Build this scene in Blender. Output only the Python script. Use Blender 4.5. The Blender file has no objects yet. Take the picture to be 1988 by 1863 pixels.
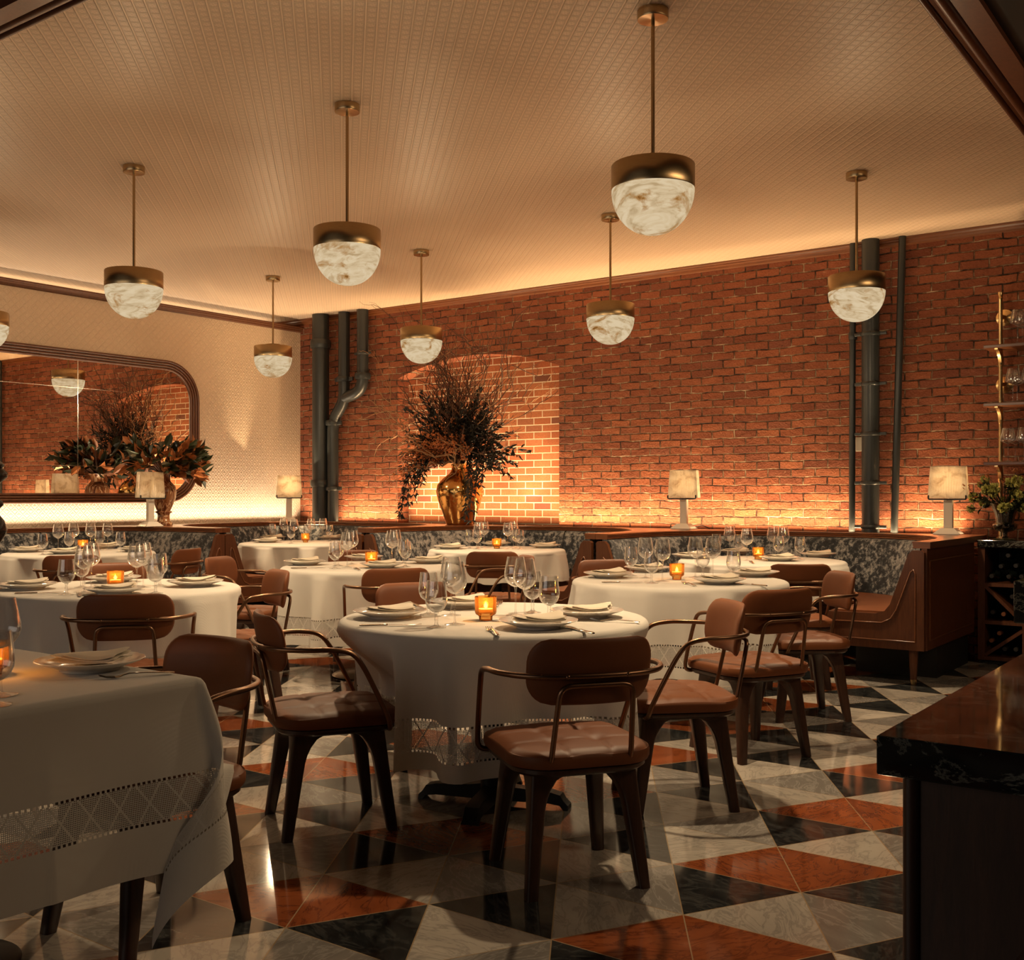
import bpy, math, random
import numpy as np
from mathutils import Vector, Matrix

R_ = math.radians
PI = math.pi
sc = bpy.context.scene
COL = sc.collection

# ------------------------------------------------------------------ room frame
# X runs along the brick wall (to the right), Y runs into it, Z is up.
EYE = 1.26
YAW = R_(36.1)
SY, CY = math.sin(YAW), math.cos(YAW)
FPX, CX, HY = 2110.0, 994.0, 960.0
XL, YB, ZC = -9.80, 9.10, 3.364        # left wall, brick wall, ceiling
ZT = 0.76                              # top of the tablecloths
ZL = 0.95                              # top of the banquette ledge


def cw(x, d):
    """camera ground coordinates (right, forward) -> room X, Y"""
    return (x * CY - d * SY, x * SY + d * CY)


def at(px, py, z):
    """photo point known to lie at height z -> room X, Y"""
    d = (EYE - z) * FPX / (py - HY)
    return cw((px - CX) / FPX * d, d)


def atd(px, d):
    return cw((px - CX) / FPX * d, d)


def on_y(px, py, Y):
    r = (px - CX) / FPX
    d = Y / (r * SY + CY)
    return r * d * CY - d * SY, EYE + (HY - py) / FPX * d


def on_x(px, py, X):
    r = (px - CX) / FPX
    d = X / (r * CY - SY)
    return r * d * SY + d * CY, EYE + (HY - py) / FPX * d


# ------------------------------------------------------------------ mesh helpers
class MB:
    def __init__(s):
        s.v, s.f, s.flat = [], [], False

    def add(s, vs, fs):
        b = len(s.v)
        s.v += [tuple(p) for p in vs]
        s.f += [tuple(i + b for i in f) for f in fs]
        return s

    def box(s, x0, x1, y0, y1, z0, z1):
        return s.add([(x0, y0, z0), (x1, y0, z0), (x1, y1, z0), (x0, y1, z0), (x0, y0, z1), (x1, y0, z1), (x1, y1, z1), (x0, y1, z1)],
                     [(0, 3, 2, 1), (4, 5, 6, 7), (0, 1, 5, 4), (1, 2, 6, 5), (2, 3, 7, 6), (3, 0, 4, 7)])

    def bbox(s, x0, x1, y0, y1, z0, z1, b=0.004):
        """box with chamfered edges"""
        import bmesh
        s.flat = not s.v or s.flat
        bm = bmesh.new()
        t = MB().box(x0, x1, y0, y1, z0, z1)
        vs = [bm.verts.new(p) for p in t.v]
        for f in t.f:
            bm.faces.new([vs[i] for i in f])
        bmesh.ops.bevel(bm, geom=bm.edges[:], offset=b, segments=2, profile=0.5, affect='EDGES')
        bm.verts.index_update()
        s.add([v.co[:] for v in bm.verts], [[v.index for v in f.verts] for f in bm.faces])
        bm.free()
        return s

    def lathe(s, prof, n=32, c=(0, 0, 0), ripple=0, rn=0):
        vs, fs = [], []
        for (r, z) in prof:
            for k in range(n):
                a = 2 * PI * k / n
                rr = r * (1 + (ripple * math.cos(rn * a) if rn else 0))
                vs.append((c[0] + rr * math.cos(a), c[1] + rr * math.sin(a), c[2] + z))
        m = len(prof)
        for i in range(m - 1):
            for k in range(n):
                k2 = (k + 1) % n
                fs.append((i * n + k, i * n + k2, (i + 1) * n + k2, (i + 1) * n + k))
        if prof[0][0] > 1e-6:
            fs.append(tuple(range(n))[::-1])
        if prof[-1][0] > 1e-6:
            fs.append(tuple((m - 1) * n + k for k in range(n)))
        return s.add(vs, fs)

    def tube(s, pts, r, n=10, closed=False, cap=True):
        P = [Vector(p) for p in pts]
        m = len(P)
        rr = r if isinstance(r, (list, tuple)) else [r] * m
        T = []
        for i in range(m):
            a = P[(i - 1) % m] if (closed or i > 0) else P[i]
            b = P[(i + 1) % m] if (closed or i < m - 1) else P[i]
            t = (b - a)
            T.append(t.normalized() if t.length > 1e-9 else Vector((0, 0, 1)))
        u = T[0].orthogonal().normalized()
        vs, fs = [], []
        for i in range(m):
            if i:
                u = u - T[i] * u.dot(T[i])
                u = u.normalized() if u.length > 1e-6 else T[i].orthogonal().normalized()
            w = T[i].cross(u)
            for k in range(n):
                a = 2 * PI * k / n
                vs.append(P[i] + (u * math.cos(a) + w * math.sin(a)) * rr[i])
        for i in range(m if closed else m - 1):
            j = (i + 1) % m
            for k in range(n):
                k2 = (k + 1) % n
                fs.append((i * n + k, i * n + k2, j * n + k2, j * n + k))
        if cap and not closed:
            fs.append(tuple(range(n))[::-1])
            fs.append(tuple((m - 1) * n + k for k in range(n)))
        return s.add(vs, fs)

    def grid(s, rows, closed=False):
        m, n = len(rows), len(rows[0])
        fs = []
        for i in range(m - 1):
            for k in range(n if closed else n - 1):
                k2 = (k + 1) % n
                fs.append((i * n + k, i * n + k2, (i + 1) * n + k2, (i + 1) * n + k))
        return s.add([p for r in rows for p in r], fs)

    def prism(s, poly, to3, d0, d1):
        """polygon (a,b) extruded from depth d0 to d1; to3(a,b,d)->xyz"""
        n = len(poly)
        vs = [to3(a, b, d0) for a, b in poly] + [to3(a, b, d1) for a, b in poly]
        fs = [tuple(range(n))[::-1], tuple(range(n, 2 * n))] + [(i, (i + 1) % n, (i + 1) % n + n, i + n) for i in range(n)]
        return s.add(vs, fs)

    def xf(s, M):
        s.v = [tuple(M @ Vector(p)) for p in s.v]
        return s


def fillet(pts, rad, n=6):
    P = [Vector(p) for p in pts]
    rads = rad if isinstance(rad, (list, tuple)) else [rad] * len(P)
    out = [P[0]]
    for i in range(1, len(P) - 1):
        a, b, c = P[i - 1], P[i], P[i + 1]
        d1, d2 = (a - b), (c - b)
        t = min(rads[i], d1.length * 0.49, d2.length * 0.49)
        p, q = b + d1.normalized() * t, b + d2.normalized() * t
        for k in range(n + 1):
            s = k / n
            out.append((1 - s) ** 2 * p + 2 * s * (1 - s) * b + s * s * q)
    out.append(P[-1])
    return out


def catmull(pts, n=8, closed=False):
    P = [Vector(p) for p in pts]
    m = len(P)
    out = []
    for i in range(m if closed else m - 1):
        if closed:
            p0, p1, p2, p3 = P[(i - 1) % m], P[i], P[(i + 1) % m], P[(i + 2) % m]
        else:
            p1, p2 = P[i], P[i + 1]
            p0 = P[i - 1] if i else p1 * 2 - p2
            p3 = P[i + 2] if i + 2 < m else p2 * 2 - p1
        for k in range(n):
            t = k / n
            out.append(0.5 * ((2 * p1) + (p2 - p0) * t + (2 * p0 - 5 * p1 + 4 * p2 - p3) * t * t + (3 * p1 - p0 - 3 * p2 + p3) * t ** 3))
    if not closed:
        out.append(P[-1])
    return out


def obj(name, mb, mat, parent=None, smooth=40, loc=None, uv=None, mats=None, midx=None):
    me = bpy.data.meshes.new(name)
    me.from_pydata(mb.v, [], mb.f)
    for m_ in (mats or [mat]):
        me.materials.append(m_)
    if midx:
        me.polygons.foreach_set('material_index', midx)
    if uv is not None:
        l = me.uv_layers.new(name='UVMap')
        vi = np.empty(len(me.loops), dtype=np.int32)
        me.loops.foreach_get('vertex_index', vi)
        l.data.foreach_set('uv', np.asarray(uv, dtype=np.float32)[vi].ravel())
    me.validate()
    if smooth and not mb.flat:
        me.shade_smooth()
        if smooth < 180:
            me.set_sharp_from_angle(angle=R_(smooth))
    me.update()
    o = bpy.data.objects.new(name, me)
    COL.objects.link(o)
    if parent is not None:
        o.parent = parent
    if loc:
        o.location = loc
    return o


def tag(o, label=None, cat=None, group=None, kind=None):
    if label: o['label'] = label
    if cat: o['category'] = cat
    if group: o['group'] = group
    if kind: o['kind'] = kind
    return o


def thing(name, label, cat, loc=(0, 0, 0), rz=0.0, group=None):
    o = bpy.data.objects.new(name, None)
    COL.objects.link(o)
    o.location = loc
    o.rotation_euler = (0, 0, rz)
    o.empty_display_size = 0.05
    return tag(o, label, cat, group)


def dup(root, loc, rz=0.0, label=None, group=None):
    r = root.copy()
    COL.objects.link(r)
    r.location = loc
    r.rotation_euler = (0, 0, rz)
    if label: r['label'] = label
    if group: r['group'] = group
    for ch in list(root.children):
        c = ch.copy(); COL.objects.link(c); c.parent = r
        for g in list(ch.children):
            e = g.copy(); COL.objects.link(e); e.parent = c
    return r


# ------------------------------------------------------------------ material helpers
class NT:
    def __init__(s, name):
        s.mat = bpy.data.materials.new(name)
        s.mat.use_nodes = True
        s.t = s.mat.node_tree
        s.t.nodes.clear()
        s.out = s.n('ShaderNodeOutputMaterial')

    def n(s, typ, **kw):
        nd = s.t.nodes.new(typ)
        for k, v in kw.items():
            setattr(nd, k, v)
        return nd

    def set(s, sock, v):
        if isinstance(v, bpy.types.NodeSocket):
            s.t.links.new(v, sock)
        elif v is not None:
            if isinstance(v, (tuple, list)) and len(v) == 3 and sock.type == 'RGBA':
                v = (*v, 1)
            sock.default_value = v

    def m(s, op, a, b=None, c=None):
        nd = s.n('ShaderNodeMath', operation=op)
        s.set(nd.inputs[0], a)
        if b is not None: s.set(nd.inputs[1], b)
        if c is not None: s.set(nd.inputs[2], c)
        return nd.outputs[0]

    def coord(s, which='Object'):
        return s.n('ShaderNodeTexCoord').outputs[which]

    def map(s, v, scale=(1, 1, 1), loc=(0, 0, 0), rot=(0, 0, 0)):
        nd = s.n('ShaderNodeMapping')
        s.set(nd.inputs['Vector'], v)
        nd.inputs['Scale'].default_value = scale
        nd.inputs['Location'].default_value = loc
        nd.inputs['Rotation'].default_value = rot
        return nd.outputs[0]

    def noise(s, v, scale=5, detail=4, rough=0.5, dist=0.0, out=0):
        nd = s.n('ShaderNodeTexNoise')
        s.set(nd.inputs['Vector'], v)
        nd.inputs['Scale'].default_value = scale
        nd.inputs['Detail'].default_value = detail
        nd.inputs['Roughness'].default_value = rough
        nd.inputs['Distortion'].default_value = dist
        return nd.outputs[out]

    def ramp(s, f, stops, interp='LINEAR'):
        nd = s.n('ShaderNodeValToRGB')
        nd.color_ramp.interpolation = interp
        el = nd.color_ramp.elements
        while len(el) < len(stops):
            el.new(0.5)
        for e, (p, c) in zip(el, stops):
            e.position = p
            e.color = (c, c, c, 1) if isinstance(c, (int, float)) else (*c, 1)
        s.set(nd.inputs[0], f)
        return nd.outputs[0]

    def mix(s, f, a, b, blend='MIX'):
        nd = s.n('ShaderNodeMix', data_type='RGBA', blend_type=blend)
        s.set(nd.inputs['Factor'], f)
        s.set(nd.inputs[6], a)
        s.set(nd.inputs[7], b)
        return nd.outputs[2]

    def sep(s, v):
        nd = s.n('ShaderNodeSeparateXYZ')
        s.set(nd.inputs[0], v)
        return nd.outputs

    def comb(s, x, y, z=0.0):
        nd = s.n('ShaderNodeCombineXYZ')
        for i, v in enumerate((x, y, z)):
            s.set(nd.inputs[i], v)
        return nd.outputs[0]

    def vadd(s, a, b):
        nd = s.n('ShaderNodeVectorMath', operation='ADD')
        s.set(nd.inputs[0], a); s.set(nd.inputs[1], b)
        return nd.outputs[0]

    def vscale(s, a, k):
        nd = s.n('ShaderNodeVectorMath', operation='SCALE')
        s.set(nd.inputs[0], a); nd.inputs['Scale'].default_value = k
        return nd.outputs[0]

    def bump(s, h, strength=0.3, dist=0.01, normal=None):
        nd = s.n('ShaderNodeBump')
        s.set(nd.inputs['Height'], h)
        nd.inputs['Strength'].default_value = strength
        nd.inputs['Distance'].default_value = dist
        if normal is not None: s.set(nd.inputs['Normal'], normal)
        return nd.outputs[0]

    def bsdf(s, color=None, rough=0.5, metal=0.0, normal=None, spec=None, coat=None, sheen=None, trans=None, coat_rough=0.1):
        nd = s.n('ShaderNodeBsdfPrincipled')
        s.set(nd.inputs['Base Color'], color)
        s.set(nd.inputs['Roughness'], rough)
        s.set(nd.inputs['Metallic'], metal)
        if normal is not None: s.set(nd.inputs['Normal'], normal)
        if spec is not None: nd.inputs['Specular IOR Level'].default_value = spec
        if coat is not None:
            nd.inputs['Coat Weight'].default_value = coat
            nd.inputs['Coat Roughness'].default_value = coat_rough
        if sheen is not None:
            nd.inputs['Sheen Weight'].default_value = sheen
        return nd

    def done(s, sh):
        s.t.links.new(sh.outputs[0] if hasattr(sh, 'outputs') else sh, s.out.inputs['Surface'])
        return s.mat


def simple(name, color, rough=0.5, metal=0.0, spec=None, coat=None, bump=None, var=None):
    t = NT(name)
    c = color
    nrm = None
    if var:
        f = t.noise(t.coord(), var[0], 4)
        c = t.mix(f, tuple(x * (1 - var[1]) for x in color), tuple(min(1, x * (1 + var[1])) for x in color))
    if bump:
        nrm = t.bump(t.noise(t.coord(), bump[0], 3), bump[1], bump[2])
    return t.done(t.bsdf(c, rough, metal, nrm, spec, coat))


def wood(name, c0, c1, rough=0.4, scale=(14, 14, 1.6), coat=0.2):
    t = NT(name)
    v = t.map(t.coord(), scale)
    n1 = t.noise(v, 3.0, 6, 0.6, 1.2)
    n2 = t.noise(t.map(t.coord(), tuple(k * 6 for k in scale)), 6.0, 2, 0.5)
    f = t.m('ADD', t.m('MULTIPLY', n1, 0.8), t.m('MULTIPLY', n2, 0.25))
    c = t.ramp(f, [(0.3, c0), (0.75, c1)])
    return t.done(t.bsdf(c, rough, 0, t.bump(f, 0.12, 0.002), None, coat, coat_rough=0.25))


def make_floor():
    # triangular marble tiles: lattice vectors A (away) and C (along the brick wall, near side)
    e, th, g, rr = 0.35672 * EYE, R_(4.2305), R_(121.555), 1.01171
    A = np.array([math.sin(th), math.cos(th)]) * e
    Cc = np.array([math.sin(th + g), math.cos(th + g)]) * e * rr
    O = np.array([-0.2042, 2.65447]) * EYE
    Rm = np.array([[CY, -SY], [SY, CY]])
    Aw, Cw, Ow = Rm @ A, Rm @ Cc, Rm @ O
    Mi = np.linalg.inv(np.array([Aw, Cw]).T)
    off = -Mi @ Ow
    t = NT('triangle_marble')
    x, y, z = t.sep(t.coord())
    i = t.m('ADD', t.m('ADD', t.m('MULTIPLY', x, float(Mi[0, 0])), t.m('MULTIPLY', y, float(Mi[0, 1]))), float(off[0]))
    j = t.m('ADD', t.m('ADD', t.m('MULTIPLY', x, float(Mi[1, 0])), t.m('MULTIPLY', y, float(Mi[1, 1]))), float(off[1]))
    a, b = t.m('FLOOR', i), t.m('FLOOR', j)
    fi, fj = t.m('SUBTRACT', i, a), t.m('SUBTRACT', j, b)
    up = t.m('GREATER_THAN', fi, fj)
    q = t.m('SUBTRACT', a, t.m('MULTIPLY', b, 2.0))
    q = t.m('SUBTRACT', q, t.m('MULTIPLY', t.m('FLOOR', t.m('DIVIDE', t.m('ADD', q, 0.1), 5.0)), 5.0))
    k = t.m('DIVIDE', t.m('ADD', t.m('ADD', q, t.m('MULTIPLY', up, 5.0)), 0.5), 10.0)
    G, Rr, K, W = (0.20, 0.18, 0.16), (0.28, 0.075, 0.024), (0.014, 0.015, 0.016), (0.50, 0.445, 0.375)
    G2, R2, K2, W2 = (0.34, 0.315, 0.285), (0.14, 0.035, 0.014), (0.16, 0.16, 0.15), (0.27, 0.245, 0.22)
    order = [K, K, W, Rr, G, G, Rr, K, W, W]
    second = {K: K2, W: W2, Rr: R2, G: G2}
    base = t.ramp(k, [(n / 10, c) for n, c in enumerate(order)], 'CONSTANT')
    vein = t.ramp(k, [(n / 10, second[c]) for n, c in enumerate(order)], 'CONSTANT')
    wn = t.n('ShaderNodeTexWhiteNoise')
    t.set(wn.inputs['Vector'], t.comb(a, b, up))
    v = t.vadd(t.comb(x, y, 0.0), t.vscale(wn.outputs['Color'], 9.0))
    ang = t.m('MULTIPLY', wn.outputs['Value'], 6.28)
    rot = t.n('ShaderNodeVectorRotate')
    t.set(rot.inputs['Vector'], v); t.set(rot.inputs['Angle'], ang)
    v2 = t.map(rot.outputs[0], (1, 2.6, 1))
    n1 = t.noise(v2, 5.0, 8, 0.62, 1.4)
    line = t.m('SUBTRACT', 1.0, t.m('MULTIPLY', t.m('ABSOLUTE', t.m('SUBTRACT', n1, 0.5)), 22.0))
    line = t.m('MAXIMUM', line, 0.0)
    cloud = t.noise(v2, 3.0, 5, 0.6)
    amt = t.ramp(k, [(n / 10, {K: 0.22, W: 0.6, Rr: 0.8, G: 0.7}[c]) for n, c in enumerate(order)], 'CONSTANT')
    fac = t.m('MINIMUM', t.m('ADD', t.m('MULTIPLY', line, amt), t.m('MULTIPLY', t.ramp(cloud, [(0.45, 0.0), (0.75, 0.75)]), amt)), 1.0)
    col = t.mix(fac, base, vein)
    tone = t.m('ADD', 0.8, t.m('MULTIPLY', wn.outputs['Value'], 0.35))
    col = t.mix(1.0, col, t.comb(tone, tone, tone), 'MULTIPLY')
    dmin = t.m('MINIMUM', t.m('MINIMUM', fi, t.m('SUBTRACT', 1.0, fi)), t.m('MINIMUM', fj, t.m('SUBTRACT', 1.0, fj)))
    dmin = t.m('MINIMUM', dmin, t.m('ABSOLUTE', t.m('SUBTRACT', fi, fj)))
    gr = t.m('LESS_THAN', dmin, 0.005)
    col = t.mix(gr, col, (0.34, 0.24, 0.14))
    ro = t.m('ADD', 0.05, t.m('MULTIPLY', t.noise(t.comb(x, y, 0.0), 9, 3), 0.06))
    return t.done(t.bsdf(col, ro, 0, t.bump(gr, 0.15, -0.002), 0.5))


def make_brick(name, tidy):
    t = NT(name)
    x, y, z = t.sep(t.coord())
    u = t.m('ADD', x, y)
    v0 = t.comb(u, z, 0.0)
    dn = t.noise(v0, 6.0 if tidy else 4.0, 3, 0.6, 0, 1)
    sub = t.n('ShaderNodeVectorMath', operation='SUBTRACT')
    t.set(sub.inputs[0], dn); sub.inputs[1].default_value = (0.5, 0.5, 0.5)
    v = t.vadd(v0, t.vscale(sub.outputs[0], 0.006 if tidy else 0.035))
    br = t.n('ShaderNodeTexBrick')
    br.offset = 0.5
    br.squash_frequency = 2
    t.set(br.inputs['Vector'], v)
    br.inputs['Color1'].default_value = (0, 0, 0, 1)
    br.inputs['Color2'].default_value = (1, 1, 1, 1)
    br.inputs['Mortar'].default_value = (0.5, 0.5, 0.5, 1)
    br.inputs['Scale'].default_value = 1.0
    br.inputs['Mortar Size'].default_value = 0.006 if tidy else 0.0075
    br.inputs['Mortar Smooth'].default_value = 0.25 if tidy else 0.6
    br.inputs['Brick Width'].default_value = 0.215
    br.inputs['Row Height'].default_value = 0.0735 if tidy else 0.0708
    if tidy:
        c = t.ramp(br.outputs['Color'], [(0.0, (0.42, 0.135, 0.055)), (0.55, (0.50, 0.175, 0.075)), (0.86, (0.55, 0.21, 0.095)), (0.93, (0.2, 0.085, 0.055))])
        mort = (0.62, 0.5, 0.36)
    else:
        c = t.ramp(br.outputs['Color'], [(0.0, (0.19, 0.058, 0.030)), (0.4, (0.32, 0.10, 0.045)), (0.75, (0.42, 0.14, 0.062)), (1.0, (0.25, 0.085, 0.05))])
        mort = t.ramp(t.noise(v0, 7.0, 5, 0.65), [(0.40, (0.025, 0.014, 0.010)), (0.52, (0.17, 0.095, 0.055)), (0.68, (0.52, 0.40, 0.27))])
    big = t.noise(v0, 1.6, 6, 0.65)
    fine = t.noise(v0, 60.0, 5, 0.7)
    c = t.mix(t.ramp(big, [(0.35, 0.5), (0.65, 0.0)]), c, (0.15, 0.045, 0.024))
    c = t.mix(t.ramp(fine, [(0.35, 0.45), (0.7, 0.0)]), c, (0.12, 0.035, 0.02))
    if not tidy:
        pale = t.noise(v0, 16.0, 6, 0.75)
        c = t.mix(t.ramp(pale, [(0.62, 0.0), (0.78, 0.55)]), c, (0.62, 0.42, 0.27))
        pit = t.noise(v0, 26.0, 3, 0.6)
        c = t.mix(t.ramp(pit, [(0.24, 0.85), (0.34, 0.0)]), c, (0.02, 0.012, 0.01))
    col = t.mix(br.outputs['Fac'], c, mort)
    h = t.m('SUBTRACT', t.m('MULTIPLY', fine, 0.35 if not tidy else 0.12), br.outputs['Fac'])
    if not tidy:
        h = t.m('ADD', h, t.m('MULTIPLY', t.noise(v0, 14.0, 5, 0.7), 1.1))
        h = t.m('ADD', h, t.m('MULTIPLY', br.outputs['Color'], 0.35))
    nr = t.bump(h, 1.0 if not tidy else 0.6, 0.022 if not tidy else 0.008)
    return t.done(t.bsdf(col, 0.85, 0, nr, 0.25))


def make_emboss(name, col, axes, sp, line_w=0.16, kind='ceiling', rough=0.5):
    """embossed wall covering: diagonal ribs with a rosette in every diamond"""
    t = NT(name)
    s = t.sep(t.coord())
    a, b = s[axes[0]], s[axes[1]]
    p = t.m('DIVIDE', t.m('ADD', a, b), sp * 1.4142)
    q = t.m('DIVIDE', t.m('SUBTRACT', a, b), sp * 1.4142)
    fp = t.m('SUBTRACT', p, t.m('FLOOR', p))
    fq = t.m('SUBTRACT', q, t.m('FLOOR', q))
    dp = t.m('ABSOLUTE', t.m('SUBTRACT', fp, 0.5))
    dq = t.m('ABSOLUTE', t.m('SUBTRACT', fq, 0.5))
    if kind == 'ceiling':
        rib = t.ramp(dp, [(0.38, 0.0), (0.44, 1.0)])
        rib2 = t.ramp(dq, [(0.43, 0.0), (0.48, 0.6)])
    else:
        rib = t.ramp(dp, [(0.40, 0.0), (0.46, 1.0)])
        rib2 = t.ramp(dq, [(0.40, 0.0), (0.46, 1.0)])
    rad = t.m('SQRT', t.m('ADD', t.m('MULTIPLY', dp, dp), t.m('MULTIPLY', dq, dq)))
    if kind == 'ceiling':
        an = t.m('ARCTAN2', t.m('SUBTRACT', fp, 0.5), t.m('SUBTRACT', fq, 0.5))
        pet = t.m('ADD', 0.26, t.m('MULTIPLY', t.m('SINE', t.m('MULTIPLY', an, 6.0)), 0.07))
        ros = t.m('LESS_THAN', rad, pet)
        ros = t.m('MULTIPLY', ros, t.m('GREATER_THAN', rad, 0.08))
        ros = t.m('MULTIPLY', ros, 0.7)
    else:
        mx = t.m('MAXIMUM', dp, dq)
        ros = t.ramp(mx, [(0.12, 0.9), (0.2, 0.6), (0.24, 0.0)])
    h = t.m('ADD', t.m('MAXIMUM', rib, rib2), ros)
    big = t.noise(t.coord(), 0.9, 4, 0.6)
    c = t.mix(big, tuple(x * 0.92 for x in col), tuple(min(1, x * 1.05) for x in col))
    if kind == 'ceiling':      # relief shading painted into the colour: paler raised ornament, darker recesses
        c = t.mix(t.m('MINIMUM', t.m('MULTIPLY', h, 0.6), 1.0), tuple(x * 0.80 for x in col), tuple(min(1, x * 1.16) for x in col))
    return t.done(t.bsdf(c, 0.42 if kind == 'ceiling' else rough, 0, t.bump(h, 0.7, 0.007), 0.2))


def make_cloth(name, v0, v1):
    t = NT(name)
    u, v, _ = t.sep(t.coord('UV'))
    wv = t.n('ShaderNodeTexWave')
    wv.inputs['Scale'].default_value = 130.0
    t.set(wv.inputs['Vector'], t.coord())
    wr = t.noise(t.coord(), 5.0, 5, 0.6)
    inb = t.m('MULTIPLY', t.m('GREATER_THAN', v, v0), t.m('LESS_THAN', v, v1))
    # open-work: fine mesh, a zigzag of solid lines, a row of larger eyelets at each edge
    hx = t.m('SINE', t.m('MULTIPLY', t.m('ADD', u, v), 2 * PI / 0.0095))
    hy = t.m('SINE', t.m('MULTIPLY', t.m('SUBTRACT', u, v), 2 * PI / 0.0095))
    mesh = t.m('GREATER_THAN', t.m('MULTIPLY', hx, hy), 0.30)
    H = v1 - v0
    fr = t.m('FRACT', t.m('DIVIDE', u, 0.16))
    tri = t.m('MULTIPLY', t.m('ABSOLUTE', t.m('SUBTRACT', fr, 0.5)), 2.0)
    fr2 = t.m('FRACT', t.m('ADD', t.m('DIVIDE', u, 0.16), 0.5))
    tri2 = t.m('MULTIPLY', t.m('ABSOLUTE', t.m('SUBTRACT', fr2, 0.5)), 2.0)
    vv = t.m('DIVIDE', t.m('SUBTRACT', v, v0), H)
    l1 = t.m('LESS_THAN', t.m('ABSOLUTE', t.m('SUBTRACT', vv, tri)), 0.04)
    l2 = t.m('LESS_THAN', t.m('ABSOLUTE', t.m('SUBTRACT', vv, tri2)), 0.04)
    edge = t.m('GREATER_THAN', t.m('ABSOLUTE', t.m('SUBTRACT', vv, 0.5)), 0.42)
    eye = t.m('GREATER_THAN', t.m('SINE', t.m('MULTIPLY', u, 2 * PI / 0.014)), -0.2)
    e2 = t.m('MULTIPLY', edge, eye)
    solid = t.m('MAXIMUM', l1, l2)
    hole = t.m('MULTIPLY', t.m('MULTIPLY', mesh, t.m('SUBTRACT', 1.0, solid)), t.m('SUBTRACT', 1.0, edge))
    hole = t.m('MAXIMUM', hole, t.m('MULTIPLY', e2, t.m('LESS_THAN', t.m('ABSOLUTE', t.m('SUBTRACT', vv, 0.5)), 0.48)))
    hole = t.m('MULTIPLY', hole, inb)
    col = t.mix(wr, (0.70, 0.655, 0.585), (0.80, 0.755, 0.68))
    hh = t.m('ADD', t.m('MULTIPLY', wv.outputs['Fac'], 0.12), t.m('MULTIPLY', wr, 0.8))
    hem = t.m('LESS_THAN', t.m('ABSOLUTE', t.m('SUBTRACT', v, v1 + 0.012)), 0.004)
    hh = t.m('ADD', hh, t.m('MULTIPLY', hem, 0.5))
    b = t.bsdf(col, 0.9, 0, t.bump(hh, 0.35, 0.004), 0.2, None, 0.15)
    tl = t.n('ShaderNodeBsdfTranslucent')
    tl.inputs['Color'].default_value = (0.75, 0.68, 0.58, 1)
    m0 = t.n('ShaderNodeMixShader'); m0.inputs[0].default_value = 0.12
    t.t.links.new(b.outputs[0], m0.inputs[1]); t.t.links.new(tl.outputs[0], m0.inputs[2])
    tr = t.n('ShaderNodeBsdfTransparent')
    m1 = t.n('ShaderNodeMixShader')
    t.set(m1.inputs[0], hole)
    t.t.links.new(m0.outputs[0], m1.inputs[1]); t.t.links.new(tr.outputs[0], m1.inputs[2])
    return t.done(m1)


def make_glass(name, tint=(1, 1, 1), amount=1.0, base=0.09):
    t = NT(name)
    lw = t.n('ShaderNodeLayerWeight')
    lw.inputs['Blend'].default_value = 0.5
    f = t.m('POWER', lw.outputs['Facing'], 1.9)
    f = t.m('MINIMUM', t.m('ADD', base, t.m('MULTIPLY', f, amount)), 0.95)
    tr = t.n('ShaderNodeBsdfTransparent'); tr.inputs['Color'].default_value = (*tint, 1)
    gl = t.n('ShaderNodeBsdfGlossy'); gl.inputs['Roughness'].default_value = 0.07
    mx = t.n('ShaderNodeMixShader')
    t.set(mx.inputs[0], f)
    t.t.links.new(tr.outputs[0], mx.inputs[1]); t.t.links.new(gl.outputs[0], mx.inputs[2])
    df = t.n('ShaderNodeBsdfTranslucent'); df.inputs['Color'].default_value = (tint[0] * 0.95, tint[1] * 0.92, tint[2] * 0.85, 1)
    d2 = t.n('ShaderNodeBsdfDiffuse'); d2.inputs['Color'].default_value = (tint[0] * 0.95, tint[1] * 0.92, tint[2] * 0.85, 1)
    md = t.n('ShaderNodeMixShader'); md.inputs[0].default_value = 0.5
    t.t.links.new(df.outputs[0], md.inputs[1]); t.t.links.new(d2.outputs[0], md.inputs[2])
    m2 = t.n('ShaderNodeMixShader')
    t.set(m2.inputs[0], t.m('MULTIPLY', t.m('POWER', lw.outputs['Facing'], 4.0), 0.85))
    t.t.links.new(mx.outputs[0], m2.inputs[1]); t.t.links.new(md.outputs[0], m2.inputs[2])
    return t.done(m2)


def make_amber():
    t = NT('amber_glass')
    tr = t.n('ShaderNodeBsdfTransparent'); tr.inputs['Color'].default_value = (0.93, 0.70, 0.40, 1)
    tl = t.n('ShaderNodeBsdfTranslucent'); tl.inputs['Color'].default_value = (0.62, 0.24, 0.05, 1)
    gl = t.n('ShaderNodeBsdfGlossy'); gl.inputs['Roughness'].default_value = 0.08; gl.inputs['Color'].default_value = (1, 0.8, 0.55, 1)
    a = t.n('ShaderNodeMixShader'); a.inputs[0].default_value = 0.14
    t.t.links.new(tr.outputs[0], a.inputs[1]); t.t.links.new(tl.outputs[0], a.inputs[2])
    lw = t.n('ShaderNodeLayerWeight'); lw.inputs['Blend'].default_value = 0.25
    b = t.n('ShaderNodeMixShader')
    t.set(b.inputs[0], lw.outputs['Fresnel'])
    t.t.links.new(a.outputs[0], b.inputs[1]); t.t.links.new(gl.outputs[0], b.inputs[2])
    return t.done(b)


def make_emit(name, col, strength):
    t = NT(name)
    e = t.n('ShaderNodeEmission')
    e.inputs['Color'].default_value = (*col, 1)
    e.inputs['Strength'].default_value = strength
    return t.done(e)


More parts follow.
